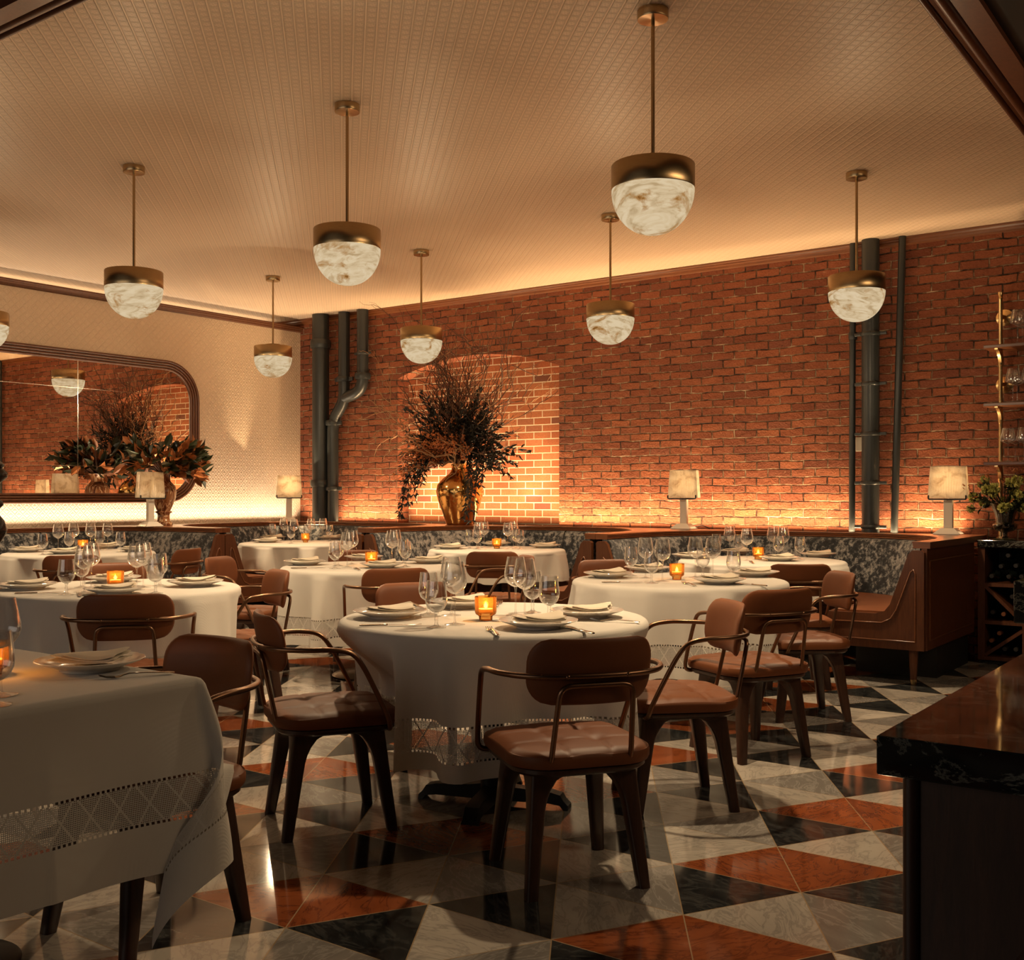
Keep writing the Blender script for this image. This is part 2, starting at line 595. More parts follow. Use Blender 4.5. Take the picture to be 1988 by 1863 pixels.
def make_alabaster(name, strength, dark=0.5):
    """lit alabaster: glowing stone with brown veins, different on every lamp"""
    t = NT(name)
    oi = t.n('ShaderNodeObjectInfo')
    off = t.m('MULTIPLY', oi.outputs['Random'], 37.0)
    v = t.vadd(t.map(t.coord(), (6, 6, 12), (0, 0, 0), (0.5, 0.35, 0.2)), t.comb(off, off, off))
    n1 = t.noise(v, 0.75, 7, 0.66, 0.9)
    n2 = t.noise(t.map(v, (1, 1, 2.2), (3, 1, 2), (0.6, 0.2, 0.1)), 1.3, 6, 0.6, 1.2)
    c = t.ramp(n2, [(0.34, (0.66, 0.46, 0.24)), (0.48, (0.90, 0.68, 0.40)), (0.60, (1.0, 0.79, 0.50))])
    c = t.mix(t.ramp(n1, [(0.34, 1.0), (0.45, 0.0)]), c, (0.52, 0.24, 0.06))
    c = t.mix(t.ramp(n1, [(0.29, 1.0), (0.35, 0.0)]), c, (0.20, 0.075, 0.018))
    em = t.n('ShaderNodeEmission'); t.set(em.inputs['Color'], c); em.inputs['Strength'].default_value = strength
    b = t.bsdf((0.0, 0.0, 0.0), 0.5, 0, None, 0.0)
    ad = t.n('ShaderNodeAddShader')
    t.t.links.new(em.outputs[0], ad.inputs[0]); t.t.links.new(b.outputs[0], ad.inputs[1])
    return t.done(ad)


def make_brushed():
    t = NT('brushed_brass')
    x, y, z = t.sep(t.coord())
    ang = t.m('ARCTAN2', y, x)
    n = t.noise(t.comb(t.m('MULTIPLY', ang, 2.0), t.m('MULTIPLY', z, 90.0), 0.0), 3.0, 3)
    b = t.bsdf(t.mix(n, (0.40, 0.27, 0.14), (0.58, 0.42, 0.22)), 0.27, 1.0)
    b.inputs['Anisotropic'].default_value = 0.75
    tg = t.n('ShaderNodeTangent', direction_type='RADIAL', axis='Z')
    t.t.links.new(tg.outputs[0], b.inputs['Tangent'])
    return t.done(b)


def make_shade():
    t = NT('ribbed_alabaster')
    n1 = t.noise(t.map(t.coord(), (6, 6, 8)), 1.2, 6, 0.6, 1.0)
    c = t.ramp(n1, [(0.3, (0.42, 0.32, 0.22)), (0.5, (0.74, 0.67, 0.56)), (0.7, (0.82, 0.77, 0.68))])
    b = t.bsdf(c, 0.35, 0, None, 0.4)
    tl = t.n('ShaderNodeBsdfTranslucent'); t.set(tl.inputs['Color'], c)
    mx = t.n('ShaderNodeMixShader'); mx.inputs[0].default_value = 0.24
    t.t.links.new(b.outputs[0], mx.inputs[1]); t.t.links.new(tl.outputs[0], mx.inputs[2])
    return t.done(mx)


def make_velvet():
    t = NT('mottled_velvet')
    n1 = t.noise(t.map(t.coord(), (1, 1, 0.85)), 24.0, 8, 0.74, 0.15)
    n2 = t.noise(t.coord(), 3.0, 3, 0.5)
    f = t.m('ADD', t.m('MULTIPLY', n1, 0.8), t.m('MULTIPLY', n2, 0.3))
    c = t.ramp(f, [(0.45, (0.009, 0.011, 0.014)), (0.535, (0.022, 0.026, 0.031)), (0.565, (0.13, 0.133, 0.135)), (0.64, (0.32, 0.31, 0.29))])
    return t.done(t.bsdf(c, 0.75, 0, t.bump(f, 0.2, 0.004), 0.25, None, 0.3))


def make_dark_marble():
    t = NT('black_marble')
    v = t.map(t.coord(), (1.2, 2.2, 2))
    n1 = t.noise(v, 2.6, 8, 0.65, 2.2)
    line = t.m('MAXIMUM', t.m('SUBTRACT', 1.0, t.m('MULTIPLY', t.m('ABSOLUTE', t.m('SUBTRACT', n1, 0.5)), 38.0)), 0.0)
    msk = t.ramp(t.noise(v, 1.6, 3), [(0.40, 0.15), (0.6, 1.0)])
    c = t.mix(t.m('MULTIPLY', line, msk), (0.010, 0.010, 0.010), (0.20, 0.20, 0.17))
    return t.done(t.bsdf(c, 0.05, 0, None, 0.5))


def make_onyx():
    t = NT('banded_marble')
    v = t.map(t.coord(), (1, 1, 0.25))
    n = t.noise(v, 9.0, 4, 0.5, 2.0)
    c = t.ramp(n, [(0.36, (0.07, 0.02, 0.010)), (0.45, (0.22, 0.085, 0.035)), (0.5, (0.60, 0.42, 0.25)), (0.535, (0.16, 0.055, 0.022)), (0.66, (0.34, 0.16, 0.07))])
    return t.done(t.bsdf(c, 0.15, 0, None, 0.5))


def make_mirror():
    t = NT('antique_mirror')
    n1 = t.noise(t.coord(), 7.0, 8, 0.7, 0.8)
    n2 = t.noise(t.coord(), 1.4, 3, 0.5)
    f = t.ramp(t.m('ADD', t.m('MULTIPLY', n1, 0.7), t.m('MULTIPLY', n2, 0.4)), [(0.42, 1.0), (0.68, 0.0)])
    c = t.mix(f, (0.97, 0.94, 0.90), (0.74, 0.64, 0.53))
    return t.done(t.bsdf(c, 0.0, 1.0))


def make_leather():
    t = NT('tan_leather')
    n = t.noise(t.coord(), 4.0, 4, 0.6)
    c = t.mix(n, (0.135, 0.041, 0.013), (0.21, 0.067, 0.021))
    gr = t.n('ShaderNodeTexVoronoi'); gr.inputs['Scale'].default_value = 420.0
    t.set(gr.inputs['Vector'], t.coord())
    return t.done(t.bsdf(c, 0.52, 0, t.bump(gr.outputs['Distance'], 0.12, 0.001), 0.35))


MAT = dict(
    floor=make_floor(), brick=make_brick('old_brick', False), brick2=make_brick('niche_brick', True),
    ceil=make_emboss('embossed_ceiling', (0.80, 0.615, 0.45), (0, 1), 0.052),
    wallp=make_emboss('embossed_wallcovering', (0.68, 0.54, 0.40), (1, 2), 0.056, kind='wall'),
    dark=make_emboss('black_embossed_ceiling', (0.018, 0.018, 0.017), (0, 1), 0.052),
    black=simple('black_paint', (0.012, 0.012, 0.012), 0.55),
    cloth=make_cloth('linen_cloth', 0.325, 0.455), cloth2=make_cloth('linen_cloth_square', 0.25, 0.365),
    napkin=simple('linen_napkin', (0.70, 0.61, 0.48), 0.9, bump=(300, 0.1, 0.002), var=(8, 0.05)),
    leather=make_leather(),
    seatl=simple('banquette_leather', (0.17, 0.055, 0.02), 0.38, bump=(120, 0.1, 0.001), var=(5, 0.2)),
    walnut=wood('dark_walnut', (0.022, 0.009, 0.005), (0.062, 0.024, 0.012), 0.38),
    mahog=wood('mahogany', (0.06, 0.018, 0.007), (0.135, 0.045, 0.016), 0.38, coat=0.12),
    mahogx=wood('mahogany_ledge', (0.085, 0.026, 0.009), (0.19, 0.064, 0.022), 0.28, (1.6, 14, 14), 0.35),
    bronze=simple('bronze_tube', (0.23, 0.13, 0.078), 0.33, 1.0),
    brass=make_brushed(),
    brass2=simple('polished_brass', (0.80, 0.56, 0.27), 0.25, 1.0),
    gold=simple('hammered_gold', (0.74, 0.40, 0.13), 0.14, 1.0, bump=(9, 0.35, 0.02)),
    steel=simple('silver_cutlery', (0.62, 0.56, 0.48), 0.18, 1.0),
    iron=simple('black_iron', (0.014, 0.013, 0.012), 0.45, 0.3),
    pipe=simple('painted_pipe', (0.022, 0.026, 0.027), 0.35, 0.0, 0.5, bump=(60, 0.3, 0.004)),
    plate=simple('white_porcelain', (0.70, 0.66, 0.60), 0.12, 0, 0.5, 0.3),
    glass=make_glass('clear_glass'), amber=make_amber(), wax=simple('candle_wax', (0.8, 0.7, 0.5), 0.5),
    flame=make_emit('flame', (1.0, 0.55, 0.18), 9.0),
    bowl=make_alabaster('lit_alabaster', 0.33), shade=make_shade(),
    white=simple('pale_plaster', (0.62, 0.56, 0.48), 0.55),
    velvet=make_velvet(), marble=make_dark_marble(), onyx=make_onyx(), mirror=make_mirror(),
    steelbase=simple('brushed_steel', (0.25, 0.21, 0.17), 0.3, 1.0),
    twig=simple('dry_twig', (0.075, 0.03, 0.014), 0.7), twig2=simple('pale_twig', (0.30, 0.16, 0.075), 0.7),
    leafd=simple('dark_leaf', (0.014, 0.013, 0.009), 0.5, var=(20, 0.4)),
    leafb=simple('copper_leaf', (0.36, 0.12, 0.032), 0.5, var=(12, 0.4)),
    leafg=simple('magnolia_leaf', (0.028, 0.035, 0.014), 0.35, var=(10, 0.4)),
    berry=simple('rust_berry', (0.42, 0.125, 0.03), 0.6, var=(30, 0.4)),
    bloom=simple('green_bloom', (0.42, 0.40, 0.10), 0.7, var=(30, 0.35)),
    greenv=make_glass('smoked_glass', (0.32, 0.33, 0.2), 1.0, 0.12),
    bottle=simple('dark_bottle', (0.006, 0.008, 0.006), 0.08, 0, 0.6), foil=simple('bottle_foil', (0.06, 0.055, 0.05), 0.3, 0.6),
    copper=simple('copper_foil', (0.5, 0.2, 0.1), 0.3, 0.8),
    backwall=simple('dark_plaster', (0.05, 0.035, 0.025), 0.7),
    seam=simple('mirror_seam', (0.85, 0.8, 0.7), 0.2, 1.0),
    plastic=simple('outlet_plastic', (0.55, 0.5, 0.42), 0.4),
)

# ------------------------------------------------------------------ room shell
XR, YN = 3.2, -3.2
CXR, CYN = -1.32, 2.65      # edges of the pale ceiling panel


def struct(name, mb, mat, label, cat, smooth=0, **kw):
    return tag(obj(name, mb, mat, None, smooth, **kw), label, cat, None, 'structure')


m = MB().box(XL - 0.2, XR, YN, YB + 0.4, -0.1, 0.0)
struct('floor', m, MAT['floor'], 'polished marble floor in white, grey, black and rust triangles', 'floor')
m = MB().box(XL - 0.75, CXR, CYN, YB + 0.4, ZC, ZC + 0.1)
struct('ceiling', m, MAT['ceil'], 'cream embossed ceiling panel above the tables', 'ceiling')
m = MB().box(CXR, XR, YN, YB + 0.4, ZC, ZC + 0.1).box(XL - 0.75, CXR, YN, CYN, ZC, ZC + 0.1)
struct('ceiling.001', m, MAT['dark'], 'black embossed ceiling beyond the wooden moulding', 'ceiling')

# left wall
ZW = 3.275
m = MB().box(XL - 0.12, XL, YN, YB, 0, ZW - 0.005).box(XL - 0.75, XL - 0.65, YN, YB, 0, ZC)
struct('wall_left', m, MAT['wallp'], 'cream embossed wall with the long mirror', 'wall')

# brick wall with an arched blind window
NX0, NX1, NSP, NAP, ND = -8.22, -6.05, 2.56, 2.745, 0.18
mb = MB()
mi = []


def q4(a, b, c, d, k):
    mb.add([a, b, c, d], [(0, 1, 2, 3)])
    mi.append(k)


q4((XL - 0.7, YB, 0), (NX0, YB, 0), (NX0, YB, ZC), (XL - 0.7, YB, ZC), 0)
q4((NX1, YB, 0), (XR, YB, 0), (XR, YB, ZC), (NX1, YB, ZC), 0)
NA = 28
arc = []
for k in range(NA + 1):
    s_ = k / NA
    arc.append((NX0 + (NX1 - NX0) * s_, NSP + (NAP - NSP) * (1 - (2 * s_ - 1) ** 2)))
for k in range(NA):
    (xa, za), (xb, zb) = arc[k], arc[k + 1]
    q4((xa, YB, za), (xb, YB, zb), (xb, YB, ZC), (xa, YB, ZC), 0)
    q4((xa, YB, za), (xa, YB + ND, za), (xb, YB + ND, zb), (xb, YB, zb), 0)
    q4((xa, YB + ND, 0), (xb, YB + ND, 0), (xb, YB + ND, zb), (xa, YB + ND, za), 1)
q4((NX0, YB, 0), (NX0, YB + ND, 0), (NX0, YB + ND, NSP), (NX0, YB, NSP), 0)
q4((NX1, YB, 0), (NX1, YB, NSP), (NX1, YB + ND, NSP), (NX1, YB + ND, 0), 0)
struct('wall_back', mb, None, 'old red brick wall with an arched bricked-up window', 'wall', mats=[MAT['brick'], MAT['brick2']], midx=mi)
struct('wall_right', MB().box(XR, XR + 0.2, YN, YB + 0.4, 0, ZC), MAT['backwall'], 'dark wall at the far right behind the bar', 'wall')
struct('wall_front', MB().box(XL - 0.2, XR + 0.2, YN - 0.2, YN, 0, ZC), MAT['backwall'], 'dark wall behind the viewer', 'wall')


def moulding(name, prof, p0, p1, mat, label):
    """profile of (out, z) swept from p0 to p1 (2D); 'out' is to the right of the direction of travel"""
    d = (Vector(p1) - Vector(p0)).normalized()
    nrm = Vector((d.y, -d.x))
    rows = []
    for P in (Vector(p0), Vector(p1)):
        rows.append([(P.x + nrm.x * o_, P.y + nrm.y * o_, z_) for o_, z_ in prof])
    mm = MB().grid(rows)
    n_ = len(prof)
    mm.f += [tuple(range(n_)), tuple(range(n_, 2 * n_))[::-1]]
    return struct(name, mm, mat, label, 'moulding', 35)


crown = [(0.0, ZC), (0.065, ZC), (0.065, ZC - 0.012), (0.05, ZC - 0.018), (0.045, ZC - 0.03), (0.03, ZC - 0.036), (0.022, ZC - 0.052), (0.01, ZC - 0.056), (0.0, ZC - 0.062)]
moulding('trim_1', crown, (XL - 0.64, YB - 0.001), (CXR, YB - 0.001), MAT['mahogx'], 'dark wood moulding along the top of the brick wall')
moulding('trim_2', [(o_, z_ - ZC + ZW) for o_, z_ in crown], (XL + 0.001, CYN), (XL + 0.001, YB), MAT['mahog'], 'dark wood moulding along the top of the cream wall')


def cove(w):
    pr = [(0, ZC)]
    for k in range(9):
        a = PI * k / 8
        pr.append((0.016 - 0.016 * math.cos(a) + 0.0, ZC - 0.012 - 0.016 * math.sin(a)))
    pr += [(0.04, ZC - 0.02), (0.06, ZC - 0.018)]
    for k in range(9):
        a = PI * k / 8
        pr.append((0.09 - 0.026 * math.cos(a), ZC - 0.026 - 0.026 * math.sin(a)))
    pr += [(0.125, ZC - 0.03), (0.135, ZC - 0.06), (w, ZC - 0.075), (w, ZC)]
    return pr


moulding('trim_3', cove(0.24), (CXR, CYN - 0.24), (CXR, YB), MAT['mahog'], 'broad ribbed wood moulding along the right edge of the pale ceiling')
moulding('trim_4', cove(0.24), (XL, CYN), (CXR + 0.24, CYN), MAT['mahog'], 'broad ribbed wood moulding along the near edge of the pale ceiling')
mm = MB().box(CXR + 0.24, CXR + 0.60, YN, YB, ZC - 0.045, ZC)
struct('trim_5', mm, MAT['black'], 'flat black band beside the broad wood moulding', 'moulding')

# ------------------------------------------------------------------ camera
cam = bpy.data.cameras.new('camera')
cam.sensor_width = 36.0
cam.lens = FPX / 1988 * 36.0
cam.shift_y = (HY - 931.5) / 1988
cam.clip_start = 0.02
co = bpy.data.objects.new('camera', cam)
COL.objects.link(co)
co.location = (0, 0, EYE)
co.rotation_euler = (PI / 2, 0, YAW)
sc.camera = co

# ------------------------------------------------------------------ dining chair


def rr_half(y, H, W, r0, r1):
    """half width of a rounded rectangle at height y (corner radius r0 at the bottom, r1 at the top)"""
    if y > H - r1:
        return W - r1 + math.sqrt(max(0, r1 * r1 - (y - (H - r1)) ** 2))
    if y < -(H - r0):
        return W - r0 + math.sqrt(max(0, r0 * r0 - (-y - (H - r0)) ** 2))
    return W


def make_chair(label):
    root = thing('dining_chair', label, 'chair')
    # seat: rounded, tufted cushion
    W, H = 0.236, 0.228
    N = 57
    us = [math.sin(PI / 2 * (-1 + 2 * k / (N - 1))) * 0.35 + (-1 + 2 * k / (N - 1)) * 0.65 for k in range(N)]
    top, tm = [], []
    for vv in us:
        y = vv * H
        w = rr_half(y, H, W, 0.13, 0.085)
        row = []
        for uu in us:
            x = uu * w
            ed = min(1.0, (1 - max(abs(uu), abs(vv))) * 6)
            z = 0.452 + 0.016 * (1 - (uu * uu + vv * vv) * 0.5) - 0.012 * (1 - ed) ** 2
            cr = 0
            for c_ in (-0.075, 0.075):
                cr = max(cr, math.exp(-((x - c_) / 0.007) ** 2) * 0.0055, math.exp(-((y - c_) / 0.007) ** 2) * 0.0055)
                for e_ in (-0.075, 0.075):
                    cr = max(cr, 0.013 * math.exp(-((x - c_) ** 2 + (y - e_) ** 2) / 0.0011))
            z -= cr * ed
            row.append((x, y, z))
        top.append(row)
    mb = MB().grid(top)
    # side ring
    ring = [(0, k) for k in range(N)] + [(k, N - 1) for k in range(1, N)] + [(N - 1, k) for k in range(N - 2, -1, -1)] + [(k, 0) for k in range(N - 2, 0, -1)]
    rp = [Vector(top[a][b]) for a, b in ring]
    rows = []
    for dz, sc_ in ((0, 1), (-0.006, 1.016), (-0.016, 1.028), (-0.034, 1.026), (-0.044, 1.008), (-0.046, 0.9)):
        rows.append([(p.x * sc_, p.y * sc_, 0.45 + dz) if dz else tuple(p) for p in rp])
    mb.grid(rows, True)
    mb.f.append(tuple(len(mb.v) - len(ring) + k for k in range(len(ring))))
    obj('seat', mb, MAT['leather'], root, 60)
    # wooden seat base
    mb = MB()
    rows = []
    for z_, k in ((0.403, 0.0), (0.405, 0.93), (0.40, 0.97), (0.388, 0.97), (0.378, 0.92), (0.376, 0.0)):
        rows.append([(p.x * k, p.y * k, z_) for p in rp])
    mb.grid(rows, True)
    obj('seat_base', mb, MAT['walnut'], root, 50)
    # backrest: padded shell curved round the sitter
    W, H, T = 0.222, 0.105, 0.020
    NU, NV = 25, 17
    Rb = 0.42

    def bend(x, y, dep):
        a = x / Rb
        yy = -0.268 - (y) * 0.16 + dep * math.cos(a) + Rb * (1 - math.cos(a)) * 1.0
        return (Rb * math.sin(a) - dep * math.sin(a), yy, 0.712 + y)
    f_, b_ = [], []
    for j in range(NV):
        y = -H + 2 * H * j / (NV - 1)
        y = H * math.sin(PI / 2 * y / H) * 0.5 + y * 0.5
        w = rr_half(y, H, W, 0.085, 0.075)
        rf, rb = [], []
        for i in range(NU):
            u = -1 + 2 * i / (NU - 1)
            u = 0.5 * u + 0.5 * math.sin(PI / 2 * u)
            ed = max(0.0, (1 - abs(u) ** 5) * (1 - abs(y / H) ** 5)) ** 0.5
            rf.append(bend(u * w, y, 0.006 + (T + 0.004) * ed))
            rb.append(bend(u * w, y, 0.004 - T * 0.55 * ed))
        f_.append(rf); b_.append(rb[::-1])
    mb = MB().grid([a[::-1] for a in f_]).grid([a[::-1] for a in b_])
    # stitch the rim
    rim = []
    n_ = NU
    idx = lambda blk, j, i: blk * NU * NV + j * NU + (NU - 1 - i if blk == 0 else i)
    edge = [(0, i) for i in range(NU)] + [(j, NU - 1) for j in range(1, NV)] + [(NV - 1, i) for i in range(NU - 2, -1, -1)] + [(j, 0) for j in range(NV - 2, 0, -1)]
    L = len(edge)
    for k in range(L):
        (j0, i0), (j1, i1) = edge[k], edge[(k + 1) % L]
        mb.f.append((idx(0, j0, i0), idx(0, j1, i1), idx(1, j1, i1), idx(1, j0, i0)))
    obj('backrest', mb, MAT['leather'], root, 80)
    # continuous bronze arm rail
    half = [(0, -0.284, 0.702), (0.13, -0.272, 0.702), (0.225, -0.222, 0.702), (0.278, -0.135, 0.702), (0.290, -0.05, 0.70), (0.288, 0.018, 0.684), (0.281, 0.062, 0.635), (0.272, 0.115, 0.535),
            (0.264, 0.158, 0.445), (0.258, 0.170, 0.408), (0.238, 0.175, 0.391), (0.20, 0.175, 0.389), (0.15, 0.17, 0.389)]
    pts = [(-x, y, z) for x, y, z in half[:0:-1]] + half
    mb = MB().tube(catmull(pts, 5), 0.0095, 10)
    for sx in (-0.1, 0.1):
        mb.lathe([(0, 0.0), (0.007, 0.0), (0.006, 0.003), (0.0, 0.003)], 8)
        k = len(mb.v) - 32
        for q in range(k, len(mb.v)):
            x, y, z = mb.v[q]
            mb.v[q] = (sx + x, -0.2870 - z, 0.702 + y)
    obj('arm_rail', mb, MAT['bronze'], root, 80)
    # U-shaped frame behind the back
    pts = [(-0.136, -0.10, 0.384), (-0.136, -0.19, 0.386), (-0.134, -0.226, 0.43), (-0.121, -0.277, 0.672), (0.121, -0.277, 0.672), (0.134, -0.226, 0.43), (0.136, -0.19, 0.386), (0.136, -0.10, 0.384)]
    obj('back_frame', MB().tube(fillet(pts, [0, .03, .03, .04, .04, .03, .03, 0], 6), 0.0088, 10), MAT['bronze'], root, 80)
    # four splayed, tapering wooden legs flaring into the seat base
    for sx, sy in ((-1, -1), (1, -1), (-1, 1), (1, 1)):
        rows = []
        for k in range(15):
            z = 0.385 * (1 - k / 14) ** 1.0 if k < 14 else 0.0
            s_ = 1 - z / 0.385
            ox, oy = 0.178 + 0.032 * s_, 0.172 + 0.045 * s_
            wx = 0.058 - 0.018 * s_
            wy = 0.064 - 0.024 * s_
            t_ = max(0.0, (z - 0.265) / 0.12)
            fl = 0.085 * (1 - math.sqrt(max(0, 1 - t_ * t_)))
            x1, x0 = ox, ox - wx - fl
            y1, y0 = oy, oy - wy - fl
            rr = min(0.012, wx * 0.4)
            ring_ = []
            for (cx_, cy_, a0) in ((x1 - rr, y1 - rr, 0), (x0 + rr, y1 - rr, 90), (x0 + rr, y0 + rr, 180), (x1 - rr, y0 + rr, 270)):
                for a in (0, 30, 60, 90):
                    ring_.append((sx * (cx_ + rr * math.cos(R_(a0 + a))), sy * (cy_ + rr * math.sin(R_(a0 + a))), z))
            rows.append(ring_)
        mb = MB().grid(rows, True)
        mb.f.append(tuple(range(16)))
        mb.f.append(tuple(len(mb.v) - 16 + q for q in range(16)))
        obj('leg', mb, MAT['walnut'], root, 50)
    return root


# ------------------------------------------------------------------ tables: (x, d) in camera ground coordinates
T = dict(T1=(-0.075, 4.45), T3=(-2.11, 5.86), T4=(-3.76, 9.45), T5=(-2.21, 11.35), T6=(-0.985, 7.62), T7=(-0.137, 10.0), T8=(0.985, 6.40), T9=(1.905, 8.30))
TN = dict(T1='round table nearest the viewer', T2='square near-corner table', T3='leftmost round table', T4='booth table under the mirror',
          T5='corner booth table', T6='middle round table', T7='booth table before the arch', T8='round table right of centre', T9='rightmost booth table')
TW = {k: cw(*v) for k, v in T.items()}
RT = 0.625

# chairs: table, (x, d) of the seat, facing target (x, d) or None = its table, label
CH = [
    ('T1', (0.182, 3.625), None, 'tan chair seen from behind at the front of the nearest round table'),
    ('T1', (-0.705, 4.20), None, 'tan chair in side view left of the nearest round table, tufted seat showing'),
    ('T1', (0.665, 4.49), (-0.3, 4.36), 'tan chair right of the nearest round table, backrest lit from the right'),
    ('T1', (-0.40, 5.24), None, 'tan chair on the far side of the nearest round table, half hidden'),
    ('T8', (1.165, 5.34), (0.74, 6.25), 'tan chair seen from behind before the round table right of centre'),
    ('T8', (1.655, 6.22), (0.67, 6.12), 'tan chair right of the round table right of centre, nearest the banquette end'),
    ('T9', (1.86, 7.22), None, 'dark backed chair in front of the rightmost booth table'),
    ('T8', (0.71, 7.17), None, 'tan chair on the far side of the round table right of centre'),
    ('T6', (-0.76, 6.80), None, 'dark backed chair seen from behind before the middle round table'),
    ('T3', (-1.58, 6.26), (-2.5, 5.72), 'tan chair right of the left round table with its lit backrest facing left'),
    ('T6', (-1.86, 7.68), (-1.0, 7.45), 'tan chair left of the middle round table, beside the pointed wooden divider'),
    ('T4', (-2.90, 9.05), (-3.76, 9.3), 'tan chair right of the booth table under the mirror'),
    ('T6', (-1.20, 8.45), None, 'tan chair on the far side of the middle round table'),
    ('T7', (-0.15, 8.74), None, 'dark backed chair in front of the booth table before the arch'),
    ('T6', (-0.13, 7.85), None, 'dark backed chair right of the middle round table, behind the wine glasses'),
    ('T3', (-1.79, 5.10), (-1.98, 5.86), 'dark backed chair seen from behind before the left round table'),
    ('T3', (-2.50, 6.82), None, 'tan chair on the far side of the left round table'),
    ('T4', (-3.29, 8.22), (-3.55, 9.3), 'dark backed chair in front of the booth table under the mirror'),
]
CHW = []
for tb, p, tgt, lab in CH:
    wx, wy = cw(*p)
    gx, gy = cw(*tgt) if tgt else TW[tb]
    CHW.append((tb, wx, wy, math.atan2(gy - wy, gx - wx) - PI / 2, lab))
CHW.append(('T2', -2.735, 1.94, PI, 'dark backed chair tucked under the square table at the near corner'))
proto = make_chair('')
for k, (tb, wx, wy, rz, lab) in enumerate(CHW):
    if k == 0:
        proto.location = (wx, wy, 0); proto.rotation_euler = (0, 0, rz); tag(proto, lab, None, 'tan leather dining chairs')
    else:
        dup(proto, (wx, wy, 0), rz, lab, 'tan leather dining chairs')


# ------------------------------------------------------------------ round tables and cloths
def smoothstep(a, b, x):
    t_ = min(1, max(0, (x - a) / (b - a)))
    return t_ * t_ * (3 - 2 * t_)


def round_cloth(key, seed, hang=0.515):
    rnd = random.Random(seed)
    tx, ty = TW[key]
    NTH = 180
    chairs = [(c[1], c[2], c[3]) for c in CHW if math.hypot(c[1] - tx, c[2] - ty) < 1.3]
    lim = np.full(NTH, 9.0)
    for (x, y, rz) in chairs:
        ca, sa = math.cos(rz), math.sin(rz)
        lx, ly = (tx - x) * ca + (ty - y) * sa, -(tx - x) * sa + (ty - y) * ca
        for k in range(NTH):
            a = 2 * PI * k / NTH
            dx, dy = math.cos(a), math.sin(a)
            ex, ey = dx * ca + dy * sa, -dx * sa + dy * ca
            t0, t1 = 0.0, 9.0
            ok = True
            for o_, e_, h_ in ((lx, ex, 0.29), (ly, ey, 0.245)):
                if abs(e_) < 1e-9:
                    ok &= abs(o_) < h_
                    continue
                p, q = (-h_ - o_) / e_, (h_ - o_) / e_
                if p > q: p, q = q, p
                t0, t1 = max(t0, p), min(t1, q)
            if ok and t0 < t1:
                lim[k] = min(lim[k], max(0.25, t0 - 0.012))
    l2 = np.minimum(lim, 0.72)
    for _ in range(3):
        l2 = np.minimum(l2, (np.roll(l2, 1) + l2 + np.roll(l2, -1)) / 3 + 0.004)
    ph = [rnd.uniform(0, 6.28) for _ in range(6)]
    nf = rnd.choice([8, 9, 10])
    rows, uv = [], []
    prof = [(0.02, 0, 0), (0.2, 0, 0), (0.4, 0, 0), (0.55, 0, 0), (RT - 0.02, 0, 0)]
    for k in range(1, 5):
        a = PI / 2 * k / 4
        prof.append((RT - 0.02 + 0.026 * math.sin(a), -0.026 * (1 - math.cos(a)), 0.012 * k))
    ND_ = 26
    for k in range(1, ND_ + 1):
        prof.append((RT + 0.006, None, 0.048 + (hang - 0.048) * k / ND_))
    for (r, dz, s) in prof:
        row = []
        w = s / hang
        for k in range(NTH):
            a = 2 * PI * k / NTH
            f = math.sin(nf * a + ph[0] + 0.9 * math.sin(2 * a + ph[1]) + 0.5 * math.sin(5 * a + ph[2]))
            f = f * 0.7 + 0.3 * math.sin((2 * nf + 1) * a + ph[3] + math.sin(3 * a + ph[4]))
            rr = r
            z = ZT + (dz or 0)
            if dz is None:
                amp = 0.072 * smoothstep(-0.1, 0.85, w) * (0.7 + 0.3 * math.sin(3 * a + ph[5]))
                f = math.tanh(1.8 * f) / 0.947
                rr = r + 0.018 * w + amp * f
                z = ZT - 0.026 - (s - 0.048) * (1.0 + 0.02 * f * w)
                wd = smoothstep(0.76, 0.52, z) if False else 1 - smoothstep(0.50, 0.74, z)
                if l2[k] < 0.70:
                    rr = rr + (min(rr, l2[k] + 0.3 * amp * f) - rr) * wd
            row.append((tx + rr * math.cos(a), ty + rr * math.sin(a), z))
            uv.append((a * RT, s))
        rows.append(row)
    mb = MB().grid(rows, True)
    mb.f.append(tuple(range(NTH)))
    o = obj('tablecloth', mb, MAT['cloth'], None, 70, uv=uv)
    return o


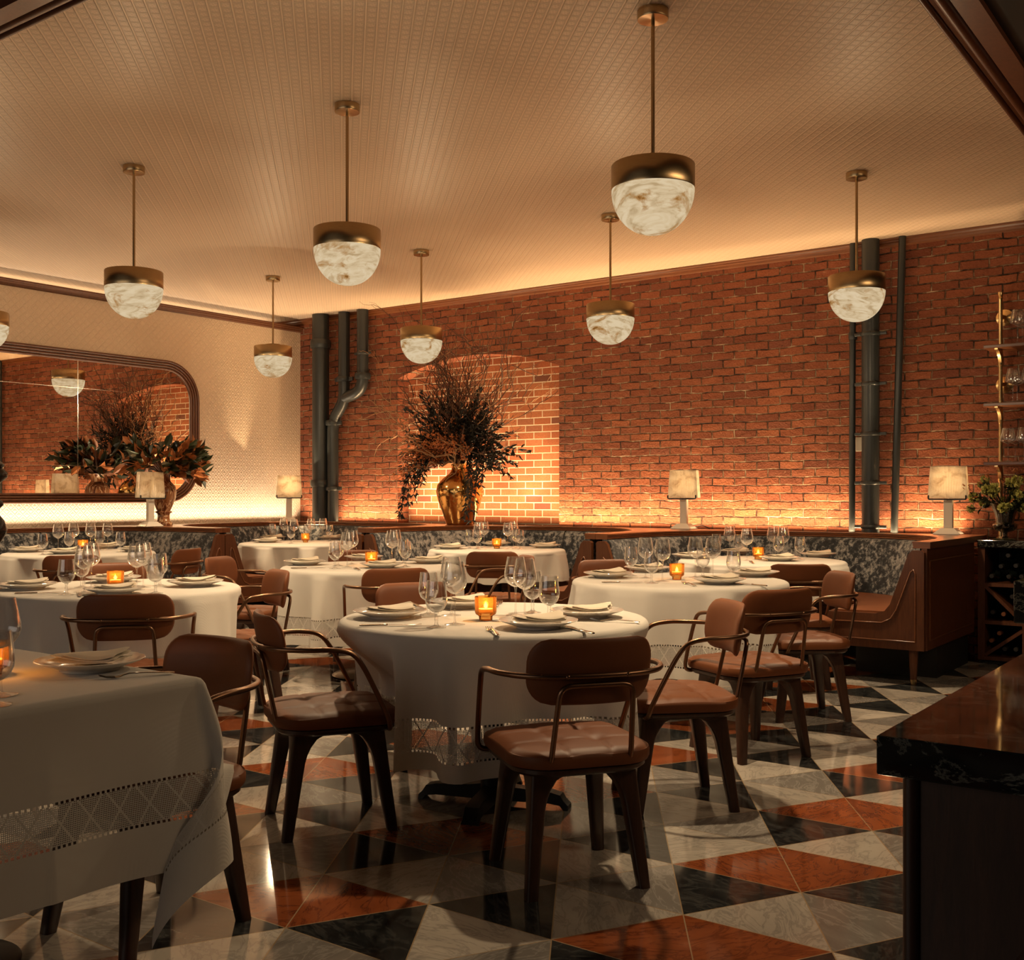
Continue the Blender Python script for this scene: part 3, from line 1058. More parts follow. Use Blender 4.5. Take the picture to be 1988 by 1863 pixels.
CL = dict(T1='white lace-banded cloth hanging in folds on the nearest round table', T3='white cloth draped over the round table at the left edge',
          T4='white cloth on the booth table under the mirror', T5='white cloth on the booth table in the room corner', T6='white lace-banded cloth on the middle round table',
          T7='white cloth on the booth table before the brick arch', T8='white lace-banded cloth on the round table right of centre', T9='white cloth on the rightmost booth table')
BASE = dict(T1='cross', T3='disc', T4='disc', T5='disc', T6='disc', T7='disc', T8='disc', T9='disc')
for n_, key in enumerate(CL):
    x, y = TW[key]
    hang = 0.515 if key not in ('T5', 'T7', 'T9', 'T4') else 0.29
    c = round_cloth(key, 11 + n_ * 7, hang if key in ('T1', 'T3', 'T6', 'T8') else hang)
    tag(c, CL[key], 'tablecloth', 'white tablecloths')
    t = thing('round_table', 'round pedestal table under the cloth of the ' + TN[key], 'table', (x, y, 0), R_(20 if key == 'T1' else 0), 'round pedestal tables')
    obj('tabletop', MB().lathe([(0, 0.725), (RT - 0.03, 0.725), (RT - 0.012, 0.74), (RT - 0.022, 0.755), (0, 0.755)], 64), MAT['walnut'], t)
    obj('pedestal', MB().lathe([(0, 0.03), (0.055, 0.03), (0.055, 0.15), (0.042, 0.25), (0.042, 0.70), (0.16, 0.722), (0, 0.724)], 24), MAT['iron'], t)
    if BASE[key] == 'cross':
        for k in range(4):
            a = PI / 2 * k
            mb = MB()
            prof = [(0.03, 0.02, 0.085), (0.10, 0.022, 0.075), (0.24, 0.024, 0.068), (0.285, 0.018, 0.058), (0.30, 0.0, 0.035), (0.318, 0.0, 0.018)]
            rows = []
            for (r, z0, z1) in prof:
                rows.append([(r, -0.035, z0), (r, -0.028, z1), (r, 0.028, z1), (r, 0.035, z0)])
            mb.grid(rows, True)
            mb.f += [(0, 1, 2, 3), tuple(len(mb.v) - 4 + q for q in range(4))]
            mb.xf(Matrix.Rotation(a, 4, 'Z'))
            obj('foot', mb, MAT['iron'], t, 40)
    else:
        obj('base_plate', MB().lathe([(0, 0), (0.27, 0), (0.275, 0.006), (0.26, 0.014), (0.08, 0.03), (0, 0.032)], 48), MAT['steelbase'], t)

# ------------------------------------------------------------------ square table at the near corner
QX1, QY1, QS = -2.465, 1.90, 0.92
QX0, QY0 = QX1 - QS, QY1 - QS
qcx, qcy = (QX0 + QX1) / 2, (QY0 + QY1) / 2
t = thing('square_table', 'square table under the lace-edged cloth at the near corner', 'table', (qcx, qcy, 0))
obj('tabletop', MB().bbox(-QS / 2 + 0.012, QS / 2 - 0.012, -QS / 2 + 0.012, QS / 2 - 0.012, 0.725, 0.755, 0.006), MAT['walnut'], t)
obj('pedestal', MB().lathe([(0, 0.03), (0.05, 0.03), (0.05, 0.70), (0.16, 0.722), (0, 0.724)], 24), MAT['iron'], t)
obj('base_plate', MB().lathe([(0, 0), (0.19, 0), (0.195, 0.006), (0.18, 0.014), (0.08, 0.03), (0, 0.032)], 48), MAT['iron'], t)
HANG2 = 0.49
N2 = 150
half = QS / 2
ext = half + HANG2
rows, uv = [], []
chx, chy = CHW[-1][1] - qcx, CHW[-1][2] - qcy
for j in range(N2 + 1):
    row = []
    for i in range(N2 + 1):
        s_, t_ = -ext + 2 * ext * i / N2, -ext + 2 * ext * j / N2
        ox, oy = max(0, abs(s_) - half), max(0, abs(t_) - half)
        sx, sy = (1 if s_ > 0 else -1), (1 if t_ > 0 else -1)
        bx, by = max(-half, min(half, s_)), max(-half, min(half, t_))
        rho = math.hypot(ox, oy)
        x, y, z = bx, by, ZT
        if rho > 0:
            rc = 0.018
            if rho < rc * PI / 2:
                a = rho / rc
                out, dz = rc * math.sin(a), -rc * (1 - math.cos(a))
            else:
                out, dz = rc, -rc - (rho - rc * PI / 2)
            phi = math.atan2(oy, ox)
            ux, uy = sx * math.cos(phi), sy * math.sin(phi)
            x += ux * out * (1 if True else 0)
            y += uy * out
            w = smoothstep(0.04, HANG2, rho)
            # loose sway of the skirts
            if oy == 0 or ox == 0:
                along = t_ if oy == 0 else s_
                d_ = (half - abs(along))
                sway = 0.012 * math.sin(along * 9 + sx * 1.3 + sy * 0.7) + (0.085 if (sx > 0 and oy == 0 and along > 0) else 0.02) * math.exp(-(d_ / 0.22) ** 2)
                x += sx * (sway * w + 0.02 * w) if oy == 0 else 0
                y += sy * (sway * w + 0.02 * w) if ox == 0 else 0
            else:
                s2 = math.sin(2 * phi)
                bul = rho * 0.36 * s2 ** 0.8 + w * (0.105 if sx > 0 and sy > 0 and phi < PI / 4 else 0.03) * (1 - s2)
                # the corner falls as a rolled fold: it swings out and curls back on itself
                tw = (phi - PI / 4) * 0.7 + 0.35 * math.sin(4 * phi) * w - (1.95 if sx > 0 and sy > 0 else 0.0) * s2 * w
                dirx, diry = math.cos(PI / 4 + tw), math.sin(PI / 4 + tw)
                x += sx * dirx * bul
                y += sy * diry * bul
                dz *= 1 - 0.05 * s2 * w
            z = ZT + dz
            # the skirt on the chair's side rests on its seat
            if sy > 0 and oy > 0:
                wx_ = smoothstep(0.30, 0.235, abs(x - chx)) if False else 1 - smoothstep(0.23, 0.29, abs(x - chx))
                if z < 0.478 and wx_ > 0:
                    sl = 0.478 - z
                    z = z + (0.478 - z) * wx_
                    y += min(sl, 0.13) * wx_ * 0.9
        row.append((qcx + x, qcy + y, max(z, 0.012)))
        vq = max(ox, oy)
        along = t_ if ox >= oy else s_
        uv.append((along, vq))
    rows.append(row)
c = obj('tablecloth', MB().grid(rows), MAT['cloth2'], None, 80, uv=uv)
tag(c, 'white cloth with openwork lace band falling from the square near-corner table', 'tablecloth', 'white tablecloths')


# ------------------------------------------------------------------ tableware prototypes
def wall_of(outer, t_):
    """closed double-walled profile from an outer profile listed bottom to rim"""
    inner = [(max(r - t_, 0.0), z + (t_ if i == 0 else 0)) for i, (r, z) in enumerate(outer)]
    return outer + inner[::-1]


def glass_parts(kind):
    if kind == 'wine':
        bowl = [(0.004, 0.117), (0.016, 0.121), (0.032, 0.132), (0.043, 0.147), (0.0475, 0.163), (0.0465, 0.18), (0.0415, 0.205), (0.0345, 0.242)]
        stem = [(0.008, 0.004), (0.0045, 0.012), (0.0034, 0.03), (0.0032, 0.085), (0.004, 0.108), (0.008, 0.119)]
        foot = [(0.0, 0.0), (0.040, 0.0), (0.0405, 0.0018), (0.022, 0.0042), (0.008, 0.0075), (0.0, 0.0085)]
    else:
        bowl = [(0.004, 0.056), (0.018, 0.061), (0.032, 0.073), (0.040, 0.09), (0.042, 0.107), (0.0395, 0.13), (0.0345, 0.176)]
        stem = [(0.011, 0.005), (0.007, 0.014), (0.006, 0.024), (0.0075, 0.034), (0.0055, 0.044), (0.007, 0.052), (0.010, 0.058)]
        foot = [(0.0, 0.0), (0.037, 0.0), (0.0375, 0.002), (0.022, 0.005), (0.010, 0.009), (0.0, 0.010)]
    return wall_of(bowl, 0.0011), stem, foot


def make_glass_thing(kind):
    r = thing('wine_glass' if kind == 'wine' else 'water_goblet', '', 'wine glass' if kind == 'wine' else 'water glass')
    b, s, f = glass_parts(kind)
    obj('bowl', MB().lathe(b, 28), MAT['glass'], r, 60)
    obj('stem', MB().lathe(s, 14), MAT['glass'], r, 60)
    obj('foot', MB().lathe(f, 28), MAT['glass'], r, 60)
    return r


def make_candle():
    r = thing('candle_holder', '', 'candle')
    pr = [(0.026, 0.0), (0.027, 0.014), (0.030, 0.018), (0.040, 0.024), (0.0425, 0.032), (0.0435, 0.090), (0.0440, 0.093), (0.0425, 0.094), (0.0405, 0.090), (0.0395, 0.034), (0.035, 0.028), (0.0, 0.026)]
    mb = MB().lathe([(0.0, 0.0)] + pr, 72)
    n = 72
    for q, (x, y, z) in enumerate(mb.v):      # vertical flutes outside
        ring = q // n
        if 1 <= ring <= 6:
            a = math.atan2(y, x)
            k = 1 + 0.028 * abs(math.sin(12 * a)) - 0.014
            mb.v[q] = (x * k, y * k, z)
    obj('votive_glass', mb, MAT['amber'], r, 70)
    obj('wax', MB().lathe([(0, 0.027), (0.031, 0.0285), (0.031, 0.045), (0.0, 0.044)], 24), MAT['wax'], r)
    obj('flame', MB().lathe([(0, 0.046), (0.005, 0.05), (0.0068, 0.056), (0.004, 0.066), (0, 0.074)], 12), MAT['flame'], r, 80)
    return r


def make_plate():
    pr = [(0, 0.004), (0.075, 0.004), (0.076, 0.0), (0.082, 0.0), (0.084, 0.006), (0.10, 0.012), (0.148, 0.0285), (0.150, 0.031), (0.147, 0.0325), (0.105, 0.0175), (0.092, 0.013), (0.085, 0.0105), (0.0, 0.010)]
    mb = MB().lathe(pr, 72)
    n = 72
    for q, (x, y, z) in enumerate(mb.v):     # softly scalloped rim
        if 5 <= q // n <= 9:
            a = math.atan2(y, x)
            k = 1 + 0.008 * math.cos(18 * a)
            mb.v[q] = (x * k, y * k, z)
    o = obj('dinner_plate', mb, MAT['plate'], None, 70)
    return tag(o, None, 'plate')


def make_napkin():
    """folded napkin: several soft layers"""
    mb = MB()
    rnd = random.Random(5)
    for L_, (x0, x1, y0, y1) in enumerate(((-0.095, 0.095, -0.062, 0.062), (-0.09, 0.096, -0.058, 0.06), (-0.05, 0.094, -0.06, 0.058))):
        n = 12
        top, bot = [], []
        for j in range(n + 1):
            rt, rb = [], []
            for i in range(n + 1):
                u, v = i / n, j / n
                x, y = x0 + (x1 - x0) * u, y0 + (y1 - y0) * v
                sag = 0.010 * (x / 0.1) ** 2 + 0.004 * math.sin(u * 3.1 + L_) * math.cos(v * 2.5)
                e = 1 - max(abs(2 * u - 1), abs(2 * v - 1)) ** 6
                zb = 0.004 + L_ * 0.0095 + sag * 1.5
                rt.append((x + 0.003 * math.sin(v * 9 + L_), y, zb + 0.0088 * (0.25 + 0.75 * e)))
                rb.append((x + 0.003 * math.sin(v * 9 + L_), y, zb))
            top.append(rt); bot.append(rb[::-1])
        mb.grid(top).grid(bot)
        b0 = len(mb.v) - 2 * (n + 1) ** 2
        A = lambda j, i: b0 + j * (n + 1) + i
        B = lambda j, i: b0 + (n + 1) ** 2 + j * (n + 1) + (n - i)
        ed = [(0, i) for i in range(n + 1)] + [(j, n) for j in range(1, n + 1)] + [(n, i) for i in range(n - 1, -1, -1)] + [(j, 0) for j in range(n - 1, 0, -1)]
        for k in range(len(ed)):
            p, q = ed[k], ed[(k + 1) % len(ed)]
            mb.f.append((A(*q), A(*p), B(*p), B(*q)))
    o = obj('napkin', mb, MAT['napkin'], None, 60)
    return tag(o, None, 'napkin')


def make_fork():
    mb = MB()

    def bar(pts):     # (y, z, halfwidth)
        rows = []
        for y, z, w, x in pts:
            rows.append([(x - w, y, z), (x - w * 0.7, y, z + 0.0022), (x + w * 0.7, y, z + 0.0022), (x + w, y, z), (x, y, z - 0.0006)])
        mb.grid(rows, True)
        mb.f.append((0 + len(mb.v) - len(rows) * 5, *[len(mb.v) - len(rows) * 5 + q for q in range(1, 5)]))
        mb.f.append(tuple(len(mb.v) - 5 + q for q in range(5)))
    bar([(-0.10, 0.004, 0.006, 0), (-0.09, 0.005, 0.0105, 0), (-0.07, 0.006, 0.0085, 0), (-0.02, 0.009, 0.004, 0), (0.02, 0.010, 0.0035, 0), (0.035, 0.007, 0.007, 0), (0.045, 0.004, 0.012, 0), (0.058, 0.003, 0.0128, 0)])
    for k in range(4):
        x = -0.0105 + 0.007 * k
        bar([(0.057, 0.003, 0.0022, x), (0.078, 0.004, 0.002, x), (0.098, 0.010, 0.0012, x)])
    o = obj('fork', mb, MAT['steel'], None, 60)
    return tag(o, None, 'fork')


def make_knife():
    mb = MB()
    rows = []
    for y, z, w, h in [(-0.115, 0.003, 0.006, 0.005), (-0.10, 0.002, 0.0095, 0.007), (-0.06, 0.002, 0.007, 0.006), (-0.015, 0.002, 0.0065, 0.006), (-0.008, 0.003, 0.009, 0.006)]:
        rows.append([(-w, y, z + h / 2), (-w * 0.6, y, z + h), (w * 0.6, y, z + h), (w, y, z + h / 2), (w * 0.6, y, z), (-w * 0.6, y, z)])
    mb.grid(rows, True)
    mb.f += [tuple(range(6)), tuple(len(mb.v) - 6 + q for q in range(6))]
    b = len(mb.v)
    rows = []
    for y, w in [(-0.006, 0.006), (0.04, 0.0085), (0.09, 0.0095), (0.112, 0.006), (0.122, 0.001)]:
        rows.append([(-0.006, y, 0.0042), (-0.006 + 2 * w * 0.5, y, 0.0055), (-0.006 + 2 * w, y, 0.0042), (-0.006 + w, y, 0.003)])
    mb.grid(rows, True)
    mb.f += [tuple(b + q for q in range(4)), tuple(len(mb.v) - 4 + q for q in range(4))]
    o = obj('knife', mb, MAT['steel'], None, 60)
    return tag(o, None, 'knife')


PROTO = {}


def place(kind, maker, loc, rz, label, group):
    if kind not in PROTO:
        o = PROTO[kind] = maker()
        o.location = loc; o.rotation_euler = (0, 0, rz)
        o['label'] = label; o['group'] = group
        return o
    return dup(PROTO[kind], loc, rz, label, group)


# photo points of what stands on each table (foot of the glass, centre of the plate)
SET = {
    'T1': dict(wine=[(876, 1194), (883, 1212), (1001, 1194), (1019, 1201)], goblet=[(832, 1193), (847, 1218), (1034, 1189), (1066, 1203)],
               plate=[('front', 1045, 1218), ('left', 757, 1198), ('right', 1139, 1197), ('back', 899, 1178)], candle=(943, 1203),
               fork=[('front', 942, 1217, 974, 1240), ('right', 1166, 1206, 1221, 1208.5), ('back', 972, 1169, 962, 1179)], knife=[('front', 1100, 1218, 1151, 1231.5), ('left', 812, 1213.5, 701, 1216), ('back', 826, 1182, 797, 1172)]),
    'T3': dict(wine=[(164, 1150), (177, 1142), (265.6, 1145), (278, 1140)], goblet=[(129, 1154), (158.5, 1140), (302, 1151.6), (310, 1136.5)],
               plate=[('front', 222, 1152), ('left', 53, 1143), ('right', 379, 1137), ('back', 221, 1129)], candle=(224, 1141.5),
               fork=[('front', 152, 1150, 157, 1161)], knife=[('left', 98, 1151, 54, 1152.5)]),
    'T4': dict(wine=[(113, 1071), (143, 1068), (176, 1067), (209, 1066.5)], goblet=[(83, 1077), (134, 1072), (193, 1068), (234, 1072)],
               plate=[('front', 125, 1074.5), ('left', 52, 1071), ('right', 263, 1070), ('back', 203, 1064)], candle=(161, 1068), fork=[], knife=[]),
    'T5': dict(wine=[(551, 1050), (571, 1052), (604, 1050), (627, 1049)], goblet=[(529, 1048), (565, 1055), (597, 1048), (640, 1050.5)],
               plate=[('near left', 519, 1052.5), ('far left', 530, 1046.5), ('right', 643, 1047)], candle=(593, 1052.5), fork=[], knife=[]),
    'T6': dict(wine=[(674, 1101), (683, 1095), (761, 1096), (767, 1092)], goblet=[(650, 1103.5), (656, 1098), (787, 1100), (783, 1093)],
               plate=[('left', 592, 1096), ('front', 741, 1101.5), ('right', 832, 1092.5), ('back', 706, 1086.5)], candle=(721, 1096.5),
               fork=[('front', 683, 1101, 704, 1110)], knife=[('left', 628, 1102.5, 567, 1104)]),
    'T7': dict(wine=[(940, 1062), (929, 1063.5), (986, 1065.5), (997, 1061.5)], goblet=[(912, 1064.4), (926, 1066), (1009, 1066), (1002, 1063.3)],
               plate=[('left', 873, 1065), ('right', 1058, 1063), ('back', 962.5, 1059)], candle=(964.5, 1064.5), fork=[], knife=[]),
    'T8': dict(wine=[(1253, 1121.7), (1286, 1128), (1350, 1120.5), (1384, 1123)], goblet=[(1225, 1117), (1265, 1132), (1364.5, 1119), (1424, 1127)],
               plate=[('left', 1181, 1120.5), ('front', 1396, 1132.5), ('right', 1465, 1118), ('back', 1256, 1109)], candle=(1314, 1124.5),
               fork=[('front', 1320, 1130.5, 1357, 1139.5)], knife=[('front', 1440, 1134, 1477, 1137.5), ('left', 1244, 1131, 1170, 1131.5)]),
    'T9': dict(wine=[(1416.5, 1079), (1450, 1088), (1500.5, 1080), (1521, 1083)], goblet=[(1391, 1078), (1434, 1080), (1512, 1084.5), (1553, 1086)],
               plate=[('front', 1513, 1088), ('right', 1589, 1080.5), ('left', 1341, 1083), ('back', 1428, 1075)], candle=(1472, 1085.5), fork=[('front', 1454, 1089, 1466, 1096)], knife=[]),
    'T2': dict(wine=[(1.4, 1349)], goblet=[(-8, 1368)], plate=[('right', 175, 1299)], candle=(-16, 1311), fork=[('right', 199, 1318, 330, 1308)], knife=[]),
}
ORD = ['leftmost', 'second from the left', 'second from the right', 'rightmost']
z0 = ZT + 0.0012
for key, S in SET.items():
    tn = TN[key]
    for kind, noun, grp in (('wine', 'tall wine glasses', 'tall wine glasses'), ('goblet', 'short water goblets', 'short water goblets')):
        for k, (px, py) in enumerate(sorted(S[kind])):
            x, y = at(px, py, z0)
            lab = f'{ORD[k]} of four {noun} on the {tn}' if len(S[kind]) > 1 else ('tall wine glass cut by the frame on the ' if kind == 'wine' else 'short water goblet cut by the frame on the ') + tn
            place(kind, (lambda kk=kind: make_glass_thing(kk)), (x, y, z0), random.Random(px).uniform(0, 6), lab, grp)
    for (side, px, py) in S['plate']:
        x, y = at(px, py, z0)
        place('plate', make_plate, (x, y, z0), 0.3 * px, f'white scalloped plate at the {side} setting of the {tn}', 'white dinner plates')
        ang = YAW + {'front': 0.12, 'left': 0.2, 'right': -0.25, 'back': 0.1}.get(side, 0.3)
        if key == 'T2': ang = YAW - 0.1
        place('napkin', make_napkin, (x, y, z0 + 0.0150), ang, f'folded linen napkin on the {side} plate of the {tn}', 'folded linen napkins')
    x, y = at(*S['candle'], z0)
    place('candle', make_candle, (x, y, z0), 0, f'ribbed amber glass votive candle on the {tn}', 'amber votive candles')
    cl = bpy.data.lights.new('candle_light', 'POINT')
    cl.energy, cl.color, cl.shadow_soft_size = 0.55, (1.0, 0.66, 0.32), 0.012
    lo = bpy.data.objects.new('candle_light', cl); COL.objects.link(lo); lo.location = (x, y, z0 + 0.075)
    for kind, mk in (('fork', make_fork), ('knife', make_knife)):
        for (side, ax, ay, bx, by) in S[kind]:
            p, q = Vector(at(ax, ay, z0)), Vector(at(bx, by, z0))
            c_, d_ = (p + q) / 2, (p - q)
            place(kind, mk, (c_.x, c_.y, z0), math.atan2(d_.y, d_.x) - PI / 2, f'silver {kind} at the {side} setting of the {tn}', f'silver {kind}s')


# ------------------------------------------------------------------ banquettes
def resample(pts, n):
    P = [Vector(p) for p in pts]
    L = [0]
    for a, b in zip(P, P[1:]):
        L.append(L[-1] + (b - a).length)
    out = []
    for k in range(n):
        s = L[-1] * k / (n - 1)
        i = 0
        while i < len(P) - 2 and L[i + 1] < s:
            i += 1
        out.append(P[i].lerp(P[i + 1], (s - L[i]) / max(1e-9, L[i + 1] - L[i])))
    return out


def banquette(name_label, lip, outer, side=None, seams=(), legs=(0, 1), caps=(0, 1)):
    """horseshoe sofa: lip = plan curve of the ledge's inner edge, travelling so that the seat lies to its LEFT-hand inside;
    outer(p, i, n) = matching point on the ledge's outer edge"""
    root = thing('banquette', name_label, 'banquette', (0, 0, 0), 0, 'horseshoe banquettes')
    n = 72
    P = resample([Vector((*p, 0)) for p in lip], n)
    Nn = []
    for i in range(n):
        d = (P[min(n - 1, i + 1)] - P[max(0, i - 1)]).normalized()
        Nn.append(Vector((-d.y, d.x, 0)))
    for _ in range(6):        # soften the normals so the seat does not fold at tight bends
        Nn = [Nn[0]] + [(Nn[i - 1] + 2 * Nn[i] + Nn[i + 1]).normalized() for i in range(1, n - 1)] + [Nn[-1]]

    def sweep(part, prof, mat, sm=50, parent=root, close=True):
        rows = [[tuple(P[i] + Nn[i] * o_ + Vector((0, 0, z_))) for o_, z_ in prof] for i in range(n)]
        mb = MB().grid(rows, True)
        if close:
            mb.f += [tuple(range(len(prof)))[::-1], tuple((n - 1) * len(prof) + q for q in range(len(prof)))]
        return obj(part, mb, mat, parent, sm)
    back = sweep('back_cushion', [(-0.02, 0.905), (0.015, 0.905), (0.04, 0.898), (0.06, 0.875), (0.10, 0.74), (0.15, 0.58), (0.175, 0.49), (0.165, 0.46), (0.08, 0.455), (-0.02, 0.46)], MAT['velvet'], 60)
    for i in seams:
        pts = [P[i] + Nn[i] * o_ + Vector((0, 0, z_)) for o_, z_ in [(0.02, 0.906), (0.042, 0.90), (0.063, 0.876), (0.103, 0.742), (0.153, 0.582), (0.178, 0.49)]]
        obj('piping', MB().tube(pts, 0.006, 8), MAT['black'], back, 80)
    sweep('seat_cushion', [(0.10, 0.475), (0.20, 0.478), (0.52, 0.475), (0.575, 0.468), (0.59, 0.45), (0.585, 0.422), (0.57, 0.415), (0.10, 0.415)], MAT['seatl'], 60)
    fp = sweep('front_panel', [(0.0, 0.414), (0.575, 0.414), (0.575, 0.395), (0.567, 0.39), (0.567, 0.235), (0.0, 0.235)], MAT['mahog'], 30)
    for z_ in (0.372, 0.262):
        obj('bead', MB().tube([P[i] + Nn[i] * 0.568 + Vector((0, 0, z_)) for i in range(n)], 0.006, 6), MAT['mahogx'], fp, 80)
    k0 = 7
    rows = [[tuple(P[i] + Nn[i] * o_ + Vector((0, 0, z_))) for o_, z_ in [(0.0, 0.235), (0.42, 0.235), (0.42, 0.0), (0.0, 0.0)]] for i in range(k0, n - k0)]
    mb = MB().grid(rows, True)
    mb.f += [(3, 2, 1, 0), tuple(len(mb.v) - 4 + q for q in range(4))]
    obj('plinth', mb, MAT['black'], root, 30)
    # ledge on top, with a reeded edge
    lp = [(0.0, 0.906), (0.022, 0.906), (0.028, 0.912), (0.022, 0.920), (0.030, 0.928), (0.024, 0.934), (0.032, 0.942), (0.028, 0.95)]
    rows = []
    for i in range(n):
        O = Vector((*outer(P[i], i, n), 0))
        r_ = [tuple(O + Vector((0, 0, 0.906)))] + [tuple(P[i] + Nn[i] * o_ + Vector((0, 0, z_))) for o_, z_ in lp] + [tuple(O + Vector((0, 0, ZL)))]
        rows.append(r_)
    mb = MB().grid(rows, True)
    mb.f += [tuple(range(len(rows[0])))[::-1], tuple((n - 1) * len(rows[0]) + q for q in range(len(rows[0])))]
    obj('ledge', mb, MAT['mahogx'], root, 30)
    # shaped wooden ends
    for e in caps:
        i = 0 if e == 0 else n - 1
        d = (P[1] - P[0]).normalized() * -1 if e == 0 else (P[-1] - P[-2]).normalized()
        prof = [(-0.055, 0.235), (-0.055, 0.88), (-0.04, 0.893), (0.02, 0.893), (0.045, 0.87), (0.165, 0.53), (0.20, 0.485), (0.26, 0.465), (0.585, 0.462), (0.60, 0.45), (0.60, 0.235)]
        f3 = lambda a, b, c_: tuple(P[i] + Nn[i] * a + Vector((0, 0, b)) + d * c_)
        ep = obj('end_panel', MB().prism(prof, f3, 0.0, 0.035), MAT['mahog'], root, 30)
        bead = fillet([(-0.0, 0.0, 0.80)] + [(0.0, 0.0, 0.29)], 0.01)
        pts = [f3(a, b, 0.036) for a, b in [(0.0, 0.29), (0.0, 0.74), (0.012, 0.765), (0.03, 0.75), (0.12, 0.50), (0.16, 0.435), (0.22, 0.405), (0.54, 0.40), (0.54, 0.29), (0.0, 0.29)]]
        obj('bead', MB().tube(pts, 0.006, 6), MAT['mahogx'], ep, 80)
        if e in legs:
            q = P[i] + Nn[i] * 0.03 - d * 0.03
            lg = obj('leg', MB().lathe([(0.021, 0.035), (0.031, 0.236)], 20, tuple(q)), MAT['mahog'], root, 60)
            obj('brass_tip', MB().lathe([(0.019, 0.0), (0.0215, 0.036)], 20, tuple(q)), MAT['brass2'], lg, 60)
    return root


YL = YB - 0.16      # back edge of the ledge along the brick wall
XLL = XL + 0.16
YF = 7.36


def horseshoe(cx, a, y0, depth, p=2.3):
    pts = [(cx + a, YF), (cx + a, y0)]
    for k in range(1, 40):
        t_ = PI * k / 40
        c_, s_ = math.cos(t_), math.sin(t_)
        pts.append((cx + a * math.copysign(abs(c_) ** (2 / p), c_), y0 + depth * abs(s_) ** (2 / p)))
    pts += [(cx - a, y0), (cx - a, YF)]
    return pts


def outer_back(x0, x1):
    def f(p, i, n):
        # near the fronts the ledge runs out sideways, further in it runs back to the wall
        if p.y < 8.05:
            return (x1 if p.x > (x0 + x1) / 2 else x0, p.y)
        c_ = (x0 + x1) / 2
        k = min(1.0, (p.y - 8.05) / 0.5)
        w = (p.x - c_) / ((x1 - x0) / 2 - 0.06)
        return (c_ + max(-1, min(1, w * (1 + 0.35 * (1 - k)))) * (x1 - x0) / 2, YL if k > 0.35 else 8.05 + (YL - 8.05) * (k / 0.35))
    return f


XE = -1.98
b1 = banquette('horseshoe banquette of the rightmost booth, wooden end panel open to the aisle', horseshoe(-3.265, 1.20, 7.75, 1.17), outer_back(-4.548, XE), seams=(5, 10))
mb = MB().box(XE - 0.055, XE - 0.02, YF + 0.0, 8.62, 0.235, 0.905)
sp = obj('side_panel', mb, MAT['mahog'], b1, 30)
for z_ in (0.30, 0.82):
    obj('bead', MB().tube([(XE - 0.019, YF + 0.06, z_), (XE - 0.019, 8.6, z_)], 0.007, 6), MAT['mahogx'], sp, 80)
obj('bead', MB().tube([(XE - 0.019, YF + 0.06, 0.30), (XE - 0.019, YF + 0.06, 0.82)], 0.007, 6), MAT['mahogx'], sp, 80)
obj('base_block', MB().box(-2.6, XE - 0.06, 7.75, 8.6, 0.0, 0.234), MAT['black'], b1, 30)
banquette('horseshoe banquette before the brick arch, charcoal velvet back', horseshoe(-5.80, 1.18, 7.75, 1.17), outer_back(-7.048, -4.552), seams=(36,))

CORN = [(-7.125, YF, 0), (-7.125, 7.9, 0), (-7.22, 8.45, 0), (-7.7, 8.86, 0), (-8.6, 8.93, 0), (-9.2, 8.90, 0), (-9.52, 8.66, 0), (-9.60, 8.0, 0), (-9.52, 7.3, 0), (-9.25, 6.92, 0), (-8.75, 6.70, 0), (-8.15, 6.66, 0)]


def outer_corner(p, i, n):
    if p.x > -7.6 and p.y < 8.1:
        return (-7.052, p.y)
    if p.x > -8.9 and p.y < 7.4:
        return (p.x, 6.602)
    s = (i / (n - 1))
    if p.y > 8.1 and p.x > -9.2:
        return (max(XLL, min(-7.052, -7.052 + (p.x + 7.22) * 1.05)), YL)
    if p.x <= -9.2 and p.y > 7.2:
        return (XLL, min(YL, max(6.602, 8.0 + (p.y - 8.0) * 1.2)))
    return (XLL if p.x < -9.2 else XLL + (p.x + 9.2) * 1.5, 6.602)


banquette('curved banquette filling the room corner, charcoal velvet back', [(x, y) for x, y, _ in catmull(CORN, 6)], outer_corner, seams=(40,))

LEFTB = [(-8.15, 6.54, 0), (-8.7, 6.50, 0), (-9.2, 6.40, 0), (-9.52, 6.05, 0), (-9.60, 5.4, 0), (-9.58, 4.7, 0), (-9.4, 4.25, 0), (-8.8, 4.02, 0), (-8.15, 4.0, 0)]


def outer_left(p, i, n):
    if p.x > -9.0:
        return (p.x, 6.60 if p.y > 5.2 else 3.94)
    return (XLL, 6.60 if i < n * 0.28 else (3.94 if i > n * 0.72 else max(3.94, min(6.6, 5.27 + (p.y - 5.27) * 1.3))))


banquette('banquette under the long mirror, charcoal velvet back', [(x, y) for x, y, _ in catmull(LEFTB, 6)], outer_left, seams=(30, 44))


